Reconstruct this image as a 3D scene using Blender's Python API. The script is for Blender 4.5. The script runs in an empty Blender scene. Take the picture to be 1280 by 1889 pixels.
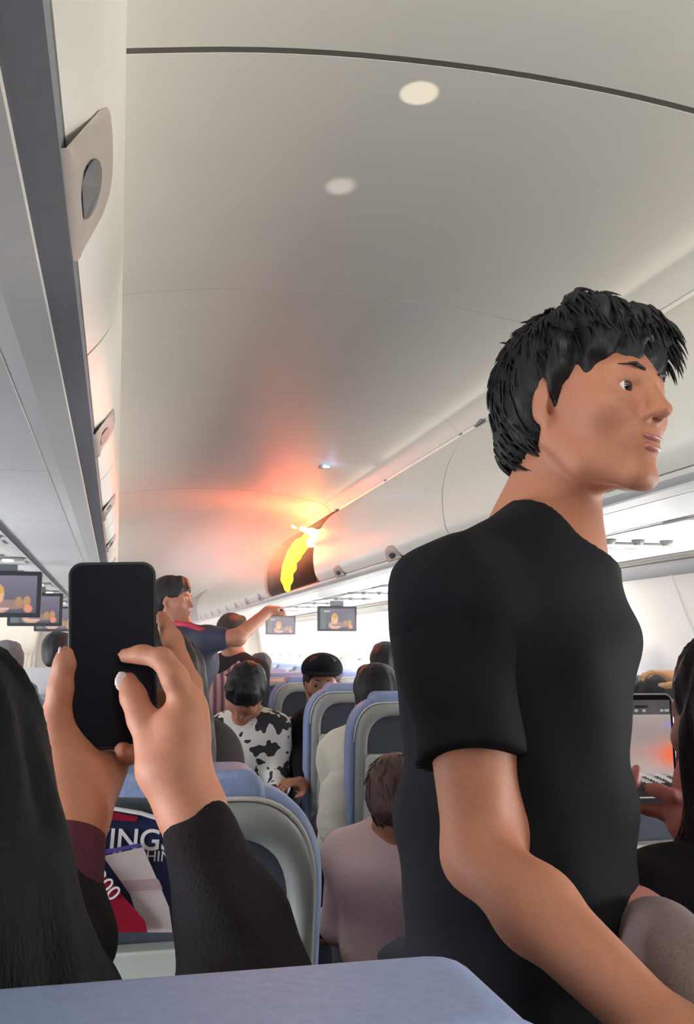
import bpy, bmesh, math, random
import numpy as np
from mathutils import Vector, Matrix

# ---------------------------------------------------------------- camera, world, lights, exposure
SC = bpy.context.scene
COL = SC.collection
random.seed(7)
rng = np.random.default_rng(7)
FPX, IW, IH = 1780.0, 1280.0, 1889.0
VPX, VPY = 215.0, 1190.0                     # where the cabin's long lines meet
CAM = np.array([-0.535, 0.0, 1.32])
_y = np.array([(VPX-IW/2)/FPX, -(VPY-IH/2)/FPX, -1.0]); _y /= np.linalg.norm(_y)
_z = np.array([0, -_y[2], _y[1]]); _z /= np.linalg.norm(_z)
_x = np.cross(_y, _z)
CB = np.array([_x, _y, _z])
cam = bpy.data.cameras.new('camera')
cam.sensor_fit = 'AUTO'; cam.sensor_width = 36.0
cam.lens = FPX/IH*36.0; cam.clip_start = 0.02; cam.clip_end = 100
camo = bpy.data.objects.new('camera', cam); COL.objects.link(camo)
M = Matrix([[CB[i][j] for j in range(3)] for i in range(3)]).to_4x4()
M.translation = Vector(CAM); camo.matrix_world = M
SC.camera = camo
SC.view_settings.view_transform = 'Standard'
SC.view_settings.look = 'None'
SC.view_settings.exposure = 0.0
SC.view_settings.gamma = 1.0
SC.view_settings.use_curve_mapping = False
SC.cycles.use_denoising = True
SC.cycles.max_bounces = 6; SC.cycles.diffuse_bounces = 4; SC.cycles.glossy_bounces = 3
SC.cycles.transmission_bounces = 3; SC.cycles.transparent_max_bounces = 8; SC.cycles.volume_bounces = 1
SC.cycles.volume_step_rate = 4.0; SC.cycles.volume_max_steps = 96
SC.cycles.sample_clamp_indirect = 4.0
SC.cycles.caustics_reflective = False; SC.cycles.caustics_refractive = False
W = bpy.data.worlds.new('world'); SC.world = W; W.use_nodes = True
W.node_tree.nodes['Background'].inputs[0].default_value = (0.75, 0.85, 1.0, 1)
W.node_tree.nodes['Background'].inputs[1].default_value = 1.0

def area(name, loc, target, sx, sy, power, col=(1, 1, 1), spread=180):
    l = bpy.data.lights.new(name, 'AREA'); l.shape = 'RECTANGLE'; l.size = sx; l.size_y = sy
    l.energy = power; l.color = col; l.spread = math.radians(spread)
    o = bpy.data.objects.new(name, l); COL.objects.link(o); o.location = loc
    d = (Vector(target)-Vector(loc)).normalized()
    o.rotation_euler = d.to_track_quat('-Z', 'Y').to_euler()
    return o
def point(name, loc, power, col, r=0.05):
    l = bpy.data.lights.new(name, 'POINT'); l.energy = power; l.color = col; l.shadow_soft_size = r
    o = bpy.data.objects.new(name, l); COL.objects.link(o); o.location = loc
    return o
# daylight through the cabin windows on both sides, row by row (long side along the fuselage)
for k in range(11):
    y = -0.6+1.6*k
    p = (6.0 if k < 1 else 18.0 if k < 4 else 15.0); tz, sp = (0.55, 95) if k < 2 else (1.3, 180)
    area('window_daylight', (1.66, y, 1.06), (0, y, tz), 1.1, 0.34, p*1.2, (1.0, 0.97, 0.93), sp)
    area('window_daylight', (-1.66, y, 1.06), (0, y, tz), 1.1, 0.34, p*(0.10 if k < 1 else (0.9 if k < 5 else 0.5)), (0.95, 0.96, 1.0), sp)
# cabin light strips: in the gap above the bins, washing the ceiling, and below the bins, washing the side walls
for s in (-1, 1):
    for k in range(9):
        y = -0.7+1.95*k
        pw = (0.1 if (s < 0 and k < 1) else (1.3 if s > 0 and k < 3 else 4.0))*(1 if k < 3 else (8.0 if s > 0 else 1.0))
        area('sidewall_light', (s*1.47, y, 1.635), (s*1.62, y, 1.0), 1.8, 0.05, pw, (1.0, 0.97, 0.9))
        area('ceiling_light', (s*0.60, y, 2.11), (s*0.3, y, 2.25), 1.8, 0.03, 0.16, (1.0, 0.93, 0.80))
area('added_rear_fill', (0.0, -2.2, 2.05), (0.1, 1.0, 1.2), 1.0, 0.8, 12.0, (1.0, 0.97, 0.93))  # added fill from behind the camera, not a cabin fitting
area('added_rear_fill', (0.0, -0.95, 1.72), (0.0, -0.15, 2.30), 0.95, 0.25, 30.0, (1.0, 0.98, 0.95), 84)  # added upward fill that brightens the ceiling, no fitting here
FIRE = (0.64, 6.15, 1.90)

# ---------------------------------------------------------------- materials
MATS = {}
def mat(name, col, rough=0.6, bump=0.0, scale=40.0, var=0.06, metal=0.0, emit=None, es=0.0, spec=0.5, stretch=None, coat=0.0, sss=0.0):
    if name in MATS: return MATS[name]
    m = bpy.data.materials.new(name); m.use_nodes = True; nt = m.node_tree; N = nt.nodes; L = nt.links
    b = N['Principled BSDF']
    b.inputs['Roughness'].default_value = rough; b.inputs['Metallic'].default_value = metal
    b.inputs['Specular IOR Level'].default_value = spec
    if coat: b.inputs['Coat Weight'].default_value = coat; b.inputs['Coat Roughness'].default_value = 0.1
    if sss:
        b.inputs['Subsurface Weight'].default_value = sss
        b.inputs['Subsurface Radius'].default_value = (0.012, 0.005, 0.003); b.inputs['Subsurface Scale'].default_value = 1.0
    tc = N.new('ShaderNodeTexCoord'); nz = N.new('ShaderNodeTexNoise')
    nz.inputs['Scale'].default_value = scale; nz.inputs['Detail'].default_value = 4
    if stretch:
        mp = N.new('ShaderNodeMapping'); mp.inputs['Scale'].default_value = stretch
        L.new(tc.outputs['Object'], mp.inputs['Vector']); L.new(mp.outputs['Vector'], nz.inputs['Vector'])
    else:
        L.new(tc.outputs['Object'], nz.inputs['Vector'])
    rp = N.new('ShaderNodeValToRGB')
    c = np.array(col)
    rp.color_ramp.elements[0].position = 0.3; rp.color_ramp.elements[1].position = 0.7
    rp.color_ramp.elements[0].color = (*np.clip(c*(1-var), 0, 1), 1); rp.color_ramp.elements[1].color = (*np.clip(c*(1+var), 0, 1), 1)
    L.new(nz.outputs['Fac'], rp.inputs['Fac']); L.new(rp.outputs['Color'], b.inputs['Base Color'])
    if bump:
        bm_ = N.new('ShaderNodeBump'); bm_.inputs['Strength'].default_value = bump; bm_.inputs['Distance'].default_value = 0.004
        L.new(nz.outputs['Fac'], bm_.inputs['Height']); L.new(bm_.outputs['Normal'], b.inputs['Normal'])
    if emit is not None:
        b.inputs['Emission Color'].default_value = (*emit, 1); b.inputs['Emission Strength'].default_value = es
    MATS[name] = m
    return m
def lin(r, g, b):
    f = lambda c: ((c/255+0.055)/1.055)**2.4 if c > 10 else c/255/12.92
    return (f(r), f(g), f(b))

m_panel = mat('cabin_plastic', lin(222, 220, 210), 0.38, 0.02, 90, 0.015)
m_ceiling = mat('ceiling_panel', lin(216, 213, 204), 0.5, 0.0, 6, 0.012)
m_bin = mat('bin_plastic', lin(232, 229, 218), 0.35, 0.02, 70, 0.012)
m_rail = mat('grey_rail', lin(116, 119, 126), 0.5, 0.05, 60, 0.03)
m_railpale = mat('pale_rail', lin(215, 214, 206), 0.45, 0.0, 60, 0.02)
m_latch = mat('latch_plastic', lin(172, 161, 150), 0.45, 0.02, 60, 0.02)
m_dark = mat('dark_plastic', lin(42, 44, 52), 0.4, 0.02, 60, 0.05)
m_seam = mat('seam_gap', lin(88, 86, 80), 0.8, 0, 30, 0.05)
m_seamthin = mat('seam_gap_pale', lin(140, 138, 128), 0.8, 0, 30, 0.05)
m_psu = mat('service_panel', lin(226, 227, 222), 0.4, 0.0, 50, 0.015)
m_psugrey = mat('service_panel_grey', lin(150, 150, 146), 0.5, 0.0, 50, 0.02)
m_wall = mat('sidewall_panel', lin(216, 209, 199), 0.55, 0.05, 120, 0.015)
m_carpet = mat('cabin_carpet', lin(48, 54, 74), 0.95, 0.5, 300, 0.25)
m_shell = mat('seat_shell', lin(152, 156, 153), 0.42, 0.03, 60, 0.02)
m_tray = mat('tray_plastic', lin(192, 198, 188), 0.45, 0.02, 60, 0.015)
m_traydark = mat('tray_plastic_grey', lin(132, 132, 126), 0.5, 0.02, 60, 0.02)
m_blue = mat('seat_leather_pale_blue', lin(140, 156, 196), 0.5, 0.25, 160, 0.06)
m_navy = mat('seat_leather_navy', lin(62, 76, 116), 0.55, 0.25, 160, 0.06)
m_pocket = mat('pocket_recess', lin(66, 72, 84), 0.7, 0.1, 60, 0.08)
m_grey = mat('grey_plastic', lin(172, 174, 172), 0.45, 0.02, 60, 0.02)
m_metal = mat('seat_metal', lin(150, 152, 156), 0.35, 0.02, 60, 0.02, metal=0.9)
m_white = mat('white_plastic', lin(238, 236, 230), 0.4, 0, 60, 0.01)
m_soot = mat('sooted_bin', lin(66, 50, 52), 0.9, 0.3, 14, 0.35)
m_skin = mat('skin_warm', lin(176, 118, 92), 0.6, 0.06, 260, 0.05, sss=0.06)
m_skinb = mat('skin_tan', lin(180, 122, 98), 0.5, 0.06, 260, 0.05, sss=0.06)
m_skinpink = mat('skin_pink', lin(176, 112, 104), 0.5, 0.06, 260, 0.05, sss=0.06)
m_lips = mat('lips', lin(178, 112, 104), 0.4, 0.05, 200, 0.05)
m_nail = mat('nail', lin(235, 222, 214), 0.2, 0, 60, 0.02)
m_hair = mat('hair_black', lin(20, 20, 25), 0.48, 0.4, 60, 0.3, stretch=(8, 8, 1), spec=0.3)
m_hairjet = mat('hair_jet_black', lin(9, 9, 11), 0.6, 0.4, 60, 0.3, stretch=(8, 8, 1), spec=0.08)
m_hairbrown = mat('hair_dark_brown', lin(38, 27, 26), 0.5, 0.6, 60, 0.35, stretch=(8, 8, 1))
m_hairred = mat('hair_brown', lin(84, 58, 52), 0.5, 0.9, 60, 0.35, stretch=(8, 8, 1))
m_eye = mat('eye_white', lin(228, 224, 218), 0.2, 0, 60, 0.01)
m_iris = mat('iris', lin(34, 22, 18), 0.15, 0, 60, 0.02)
m_black = mat('black_cotton', lin(15, 15, 22), 0.9, 0.12, 500, 0.12, spec=0.2)
m_blackrib = mat('black_collar', lin(22, 22, 27), 0.9, 0.4, 700, 0.12)
m_trouser = mat('dark_trousers', lin(24, 24, 30), 0.9, 0.3, 400, 0.12)
m_phone = mat('phone_glass_black', lin(13, 15, 26), 0.35, 0, 30, 0.03, spec=0.12)
m_case = mat('phone_case_black', lin(18, 18, 22), 0.5, 0.05, 60, 0.05)
m_silver = mat('phone_frame_silver', lin(190, 192, 198), 0.25, 0, 60, 0.02, metal=0.9)
m_maroon = mat('maroon_knit', lin(72, 26, 40), 0.9, 0.5, 400, 0.15)
m_sleeve = mat('black_sweater', lin(22, 18, 23), 0.92, 0.5, 350, 0.2, spec=0.2)

# ---------------------------------------------------------------- object helpers
def tag(o, label, cat, group=None, kind=None):
    o['label'] = label; o['category'] = cat
    if group: o['group'] = group
    if kind: o['kind'] = kind
    return o
def struct(o):
    o['kind'] = 'structure'; return o
def empty(name, loc=(0, 0, 0), rz=0.0):
    o = bpy.data.objects.new(name, None); COL.objects.link(o); o.empty_display_size = 0.05
    o.location = loc; o.rotation_euler = (0, 0, rz); return o
def mk(name, verts, faces, m, parent=None, smooth=True, mats=None, fm=None):
    me = bpy.data.meshes.new(name); me.from_pydata([tuple(map(float, v)) for v in verts], [], [tuple(int(i) for i in f) for f in faces])
    for mm in (mats or [m]): me.materials.append(mm)
    if fm is not None: me.polygons.foreach_set('material_index', fm)
    me.polygons.foreach_set('use_smooth', [smooth]*len(me.polygons)); me.update()
    o = bpy.data.objects.new(name, me); COL.objects.link(o)
    if parent:
        o.parent = parent
    return o
def keep(o, parent):
    """parent o (built in world space) under parent without moving it"""
    o.parent = parent
    o.matrix_parent_inverse = (Matrix.Translation(parent.location) @ parent.rotation_euler.to_matrix().to_4x4()).inverted()
    return o
class MB:
    def __init__(s): s.v = []; s.f = []
    def add(s, v, f):
        n = len(s.v); s.v += [tuple(p) for p in v]; s.f += [tuple(i+n for i in q) for q in f]; return s
    def box(s, c, d, r=None):
        c = np.array(c, float); d = np.array(d, float)/2
        P = [c+d*np.array(q) for q in [(-1,-1,-1),(1,-1,-1),(1,1,-1),(-1,1,-1),(-1,-1,1),(1,-1,1),(1,1,1),(-1,1,1)]]
        if r is not None:
            R = np.array(r); P = [c+R@(p-c) for p in P]
        return s.add(P, [(0,3,2,1),(4,5,6,7),(0,1,5,4),(1,2,6,5),(2,3,7,6),(3,0,4,7)])
    def prism(s, outline, y0, y1, axis='y', off=None):
        """outline: list of (a,b); axis y: (x,z) swept in y; x: (y,z) swept in x; z: (x,y) swept in z"""
        n = len(outline)
        def P(a, b, t):
            q = {'y': (a, t, b), 'x': (t, a, b), 'z': (a, b, t)}[axis]
            if off: q = off(*q)
            return q
        V = [P(a, b, y0) for a, b in outline]+[P(a, b, y1) for a, b in outline]
        F = [tuple(range(n)), tuple(range(2*n-1, n-1, -1))]+[(i, i+n, (i+1) % n+n, (i+1) % n) for i in range(n)]
        return s.add(V, F)
    def tube(s, pts, r, n=8, cap=True):
        pts = [np.array(p, float) for p in pts]; rs = r if hasattr(r, '__len__') else [r]*len(pts)
        V = []; t0 = None
        for i, p in enumerate(pts):
            t = pts[min(i+1, len(pts)-1)]-pts[max(i-1, 0)]; t /= np.linalg.norm(t)+1e-9
            if t0 is None:
                a = np.cross(t, (0, 0, 1)); 
                if np.linalg.norm(a) < 0.1: a = np.cross(t, (1, 0, 0))
            else: a = a-t*np.dot(a, t)
            a /= np.linalg.norm(a); b = np.cross(t, a); t0 = t
            V += [p+rs[i]*(math.cos(2*math.pi*k/n)*a+math.sin(2*math.pi*k/n)*b) for k in range(n)]
        F = [(i*n+k, i*n+(k+1) % n, (i+1)*n+(k+1) % n, (i+1)*n+k) for i in range(len(pts)-1) for k in range(n)]
        if cap: F += [tuple(range(n-1, -1, -1)), tuple(range((len(pts)-1)*n, len(pts)*n))]
        return s.add(V, F)
    def build(s, name, m, parent=None, bevel=0.0, smooth=False, seg=2):
        o = mk(name, s.v, s.f, m, parent, smooth)
        bm_ = bmesh.new(); bm_.from_mesh(o.data); bmesh.ops.recalc_face_normals(bm_, faces=bm_.faces); bm_.to_mesh(o.data); bm_.free()
        if bevel:
            md = o.modifiers.new('bevel', 'BEVEL'); md.width = bevel; md.segments = seg; md.limit_method = 'ANGLE'; md.angle_limit = math.radians(35)
            o.data.polygons.foreach_set('use_smooth', [True]*len(o.data.polygons))
            try: md.harden_normals = True
            except Exception: pass
        elif smooth:
            pass
        return o
def round_rect(cx, cz, w, h, r, n=5):
    out = []
    for (sx, sz, a0) in ((1, 1, 0), (-1, 1, 90), (-1, -1, 180), (1, -1, 270)):
        for k in range(n+1):
            a = math.radians(a0+90*k/n)
            out.append((cx+sx*(w/2-r)+r*math.cos(a), cz+sz*(h/2-r)+r*math.sin(a)))
    return out
def copy_tree(o, parent=None):
    c = o.copy(); COL.objects.link(c)
    if parent is not None: c.parent = parent
    for ch in [x for x in CHILD.get(o.name, [])]:
        copy_tree(ch, c)
    return c
CHILD = {}
def index_children(root):
    def rec(o):
        CHILD[o.name] = [c for c in bpy.data.objects if c.parent == o]
        for c in CHILD[o.name]: rec(c)
    rec(root)
def text_part(name, body, size, m, Mx, parent=None, depth=0.0006, bold=0.0):
    cu = bpy.data.curves.new(name, 'FONT'); cu.body = body; cu.size = size; cu.extrude = depth; cu.offset = bold
    cu.align_x = 'LEFT'
    t = bpy.data.objects.new(name, cu); COL.objects.link(t)
    bpy.context.view_layer.update()
    me = bpy.data.meshes.new_from_object(t.evaluated_get(bpy.context.evaluated_depsgraph_get()))
    bpy.data.objects.remove(t); me.materials.clear(); me.materials.append(m)
    me.transform(Mx)
    o = bpy.data.objects.new(name, me); COL.objects.link(o)
    if parent: keep(o, parent)
    return o

# ---------------------------------------------------------------- smooth solid modelling (distance field -> surface)
def nrm(v):
    v = np.array(v, float); return v/(np.linalg.norm(v)+1e-12)
class Solid:
    """a smooth union / difference of tapered capsules and ellipsoids, turned into one continuous mesh"""
    def __init__(s): s.p = []
    def cap(s, a, b, ra, rb=None, k=0.02, mode='+'):
        a = np.array(a, float); b = np.array(b, float); rb = ra if rb is None else rb
        s.p.append(('c', a, b, ra, rb, k, mode, (a+b)/2, np.linalg.norm(b-a)/2+max(ra, rb))); return s
    def chain(s, pts, rs, k=0.012):
        for i in range(len(pts)-1): s.cap(pts[i], pts[i+1], rs[i], rs[i+1], k)
        return s
    def ell(s, c, r, R=None, k=0.02, mode='+'):
        c = np.array(c, float); r = np.array(r, float)
        R = np.eye(3) if R is None else np.array(R, float)      # rows = local axes
        s.p.append(('e', c, r, R, 0, k, mode, c, float(max(r)))); return s
    def half(s, c, n, k=0.004):
        s.p.append(('h', np.array(c, float), nrm(n), 0, 0, k, '*', None, None)); return s
    def bounds(s):
        lo = np.full(3, 1e9); hi = -lo
        for q in s.p:
            if q[6] != '+' or q[7] is None: continue
            if q[0] == 'c':
                for e, r in ((q[1], q[3]), (q[2], q[4])): lo = np.minimum(lo, e-r); hi = np.maximum(hi, e+r)
            else: lo = np.minimum(lo, q[7]-q[8]); hi = np.maximum(hi, q[7]+q[8])
        return lo, hi
    def field(s, X):
        D = np.full(len(X), 1e3, np.float32)
        for q in s.p:
            typ, k, mode = q[0], q[5], q[6]
            if typ == 'h':
                d = (X-q[1]).astype(np.float32)@q[2].astype(np.float32); D = np.maximum(D, d); continue
            m_ = np.flatnonzero(((X-q[7].astype(np.float32))**2).sum(1) < (q[8]+max(2.2*k, 0.03))**2)
            if not len(m_): continue
            Y = X[m_]
            if typ == 'c':
                a, b, ra, rb = q[1], q[2], q[3], q[4]; ab = b-a; L2 = float(ab@ab)+1e-12
                t = np.clip((Y-a)@ab/L2, 0, 1); d = np.linalg.norm(Y-a-t[:, None]*ab, axis=1)-(ra+(rb-ra)*t)
            else:
                Z = (Y-q[1])@q[3].T; u = Z/q[2]; n1 = np.sqrt((u*u).sum(1))+1e-9; n2 = np.sqrt(((u/q[2])**2).sum(1))+1e-9
                d = n1*(n1-1)/n2
            d = d.astype(np.float32); o = D[m_]
            if mode == '+':
                h = np.maximum(k-np.abs(o-d), 0)/k; D[m_] = np.minimum(o, d)-h*h*k*0.25
            else:
                h = np.maximum(k-np.abs(o+d), 0)/k; D[m_] = np.maximum(o, -d)+h*h*k*0.25
        return D
    def mesh(s, h, noise=None, smooth=2):
        lo, hi = s.bounds(); lo = lo-3*h-0.02; hi = hi+3*h+0.02
        n = np.ceil((hi-lo)/h).astype(int)+1
        ax = [(lo[i]+h*np.arange(n[i])).astype(np.float32) for i in range(3)]
        D = np.empty(n, np.float32)
        for i0 in range(0, n[0], 24):
            i1 = min(n[0], i0+24)
            G = np.stack(np.meshgrid(ax[0][i0:i1], ax[1], ax[2], indexing='ij'), -1).reshape(-1, 3)
            d = s.field(G)
            if noise is not None:
                near = np.flatnonzero(np.abs(d) < 0.03); d[near] += noise(G[near])
            D[i0:i1] = d.reshape(i1-i0, n[1], n[2])
        return nets(D, lo, h, smooth)
def nets(D, lo, h, smooth):
    S = D < 0
    nc = np.array(D.shape)-1
    acc = np.zeros((*nc, 3), np.float32); cnt = np.zeros(nc, np.float32)
    sl = lambda o, ex: tuple(slice(o[i], o[i]+nc[i]+(0)) for i in range(3))
    for axis in range(3):
        e = [0, 0, 0]; e[axis] = 1
        for da in (0, 1):
            for db in (0, 1):
                o = [0, 0, 0]; oth = [i for i in range(3) if i != axis]; o[oth[0]] = da; o[oth[1]] = db
                A = D[sl(o, 0)]; Bv = D[sl([o[i]+e[i] for i in range(3)], 0)]
                cr = (A < 0) != (Bv < 0)
                t = np.where(cr, A/(A-Bv+1e-20), 0)
                acc[..., axis] += np.where(cr, t, 0)
                acc[..., oth[0]] += cr*da; acc[..., oth[1]] += cr*db
                cnt += cr
    act = cnt > 0
    idx = np.full(nc, -1, np.int64); idx[act] = np.arange(act.sum())
    cell = np.argwhere(act).astype(np.float32)
    V = lo+h*(cell+acc[act]/cnt[act][:, None])
    F = []
    for axis in range(3):
        o1, o2 = [(1, 2), (2, 0), (0, 1)][axis]
        e = [0, 0, 0]; e[axis] = 1
        A = S[tuple(slice(0, D.shape[i]-(1 if i == axis else 0)) for i in range(3))]
        Bv = S[tuple(slice(e[i], D.shape[i]) for i in range(3))]
        I = np.argwhere(A != Bv)
        ok = (I[:, o1] > 0) & (I[:, o2] > 0) & (I[:, o1] < nc[o1]) & (I[:, o2] < nc[o2])
        I = I[ok]
        if not len(I): continue
        def c(d1, d2):
            J = I.copy(); J[:, o1] -= d1; J[:, o2] -= d2
            return idx[J[:, 0], J[:, 1], J[:, 2]]
        q = np.stack([c(1, 1), c(0, 1), c(0, 0), c(1, 0)], 1)
        ins = A[tuple(I.T)]
        q[~ins] = q[~ins][:, ::-1]
        F.append(q)
    F = np.concatenate(F)
    F = F[(F >= 0).all(1)]
    for _ in range(smooth):
        s_ = np.zeros_like(V); w = np.zeros(len(V))
        for a, b in ((0, 1), (1, 2), (2, 3), (3, 0)):
            np.add.at(s_, F[:, a], V[F[:, b]]); np.add.at(w, F[:, a], 1)
            np.add.at(s_, F[:, b], V[F[:, a]]); np.add.at(w, F[:, b], 1)
        V = V*0.5+0.5*s_/np.maximum(w, 1)[:, None]
    return V, F
def fast_mesh(name, V, F, m, parent=None):
    me = bpy.data.meshes.new(name)
    me.vertices.add(len(V)); me.vertices.foreach_set('co', np.asarray(V, np.float32).ravel())
    me.loops.add(F.size); me.loops.foreach_set('vertex_index', F.ravel().astype(np.int32))
    me.polygons.add(len(F)); me.polygons.foreach_set('loop_start', (np.arange(len(F))*4).astype(np.int32))
    me.polygons.foreach_set('loop_total', np.full(len(F), 4, np.int32))
    me.materials.append(m); me.update(calc_edges=True); me.validate()
    me.polygons.foreach_set('use_smooth', [True]*len(me.polygons))
    o = bpy.data.objects.new(name, me); COL.objects.link(o)
    if parent: keep(o, parent)
    return o
def sol(name, S, h, m, parent=None, noise=None, smooth=2):
    V, F = S.mesh(h, noise, smooth)
    return fast_mesh(name, V, F, m, parent)

def at(px, py, Y):
    c = np.array([(px-IW/2)/FPX, -(py-IH/2)/FPX, -1.0]); d = CB@c
    return CAM+d*(Y/d[1])
# ================================================================ the cabin shell
Y0, Y1 = -2.6, 16.5
# floor
struct(MB().box((0, (Y0+Y1)/2, -0.02), (3.7, Y1-Y0, 0.04)).build('floor', m_carpet))
# ceiling: one long shallow vault in panels of about a metre, open joints between them
cprof = [(-0.668, 2.090), (-0.640, 2.130), (-0.60, 2.152), (-0.50, 2.172), (-0.36, 2.194), (-0.2, 2.209), (0, 2.215), (0.2, 2.209), (0.36, 2.194), (0.50, 2.172), (0.60, 2.152), (0.640, 2.130), (0.668, 2.090)]
def strip(prof, ya, yb, m, name, th=0.012, parent=None):
    P = np.array(prof, float); t = np.gradient(P, axis=0); nn = np.stack([-t[:, 1], t[:, 0]], 1); nn /= np.linalg.norm(nn, axis=1)[:, None]
    out = P+nn*th; n = len(P); V = []; F = []
    for y in (ya, yb):
        V += [(a, y, b) for a, b in P]+[(a, y, b) for a, b in out]
    for i in range(n-1):
        F += [(i, i+1, 2*n+i+1, 2*n+i), (n+i, 3*n+i, 3*n+i+1, n+i+1), (i, n+i, n+i+1, i+1), (2*n+i, 2*n+i+1, 3*n+i+1, 3*n+i)]
    F += [(0, 2*n, 3*n, n), (n-1, 2*n-1, 4*n-1, 3*n-1)]
    o = mk(name, V, F, m, parent, True)
    bm_ = bmesh.new(); bm_.from_mesh(o.data); bmesh.ops.recalc_face_normals(bm_, faces=bm_.faces)
    for e in bm_.edges:
        if len(e.link_faces) == 2 and e.calc_face_angle(0) > 0.6: e.smooth = False
    bm_.to_mesh(o.data); bm_.free()
    return o
cp = [(a, b) for a, b in reversed(cprof)]
seams = [(Y0, 0), (0.30, 0.004), (1.30, 0.015), (2.285, 0.003), (3.27, 0.002), (4.30, 0.002), (5.45, 0.008), (6.5, 0.003), (7.6, 0.003), (8.7, 0.003), (10, 0.003), (11.5, 0.003), (13, 0.003), (Y1, 0)]
# smooth the profile
def smoothprof(p, n=4):
    p = np.array(p, float); t = np.arange(len(p)); tt = np.linspace(0, len(p)-1, (len(p)-1)*n+1)
    q = []
    for x in tt:
        i = min(int(x), len(p)-2); f = x-i
        p0 = p[max(i-1, 0)]; p1 = p[i]; p2 = p[i+1]; p3 = p[min(i+2, len(p)-1)]
        q.append(0.5*((2*p1)+(-p0+p2)*f+(2*p0-5*p1+4*p2-p3)*f*f+(-p0+3*p1-3*p2+p3)*f**3))
    return np.array(q)
cpS = smoothprof(cp, 3)
for (a, ga), (b, gb) in zip(seams[:-1], seams[1:]):
    struct(strip(cpS, a+ga/2, b-gb/2, m_ceiling, 'ceiling'))
for y, g in seams[1:-1]:
    struct(strip(np.array(cpS)+np.array([0, -0.0076]), y-g/2-0.01, y+g/2+0.01, m_seam if g > 0.006 else m_seamthin, 'trim', 0.004))
struct(MB().box((0, (Y0+Y1)/2, 2.42), (3.9, Y1-Y0, 0.02)).build('ceiling_crown', m_panel))

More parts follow.
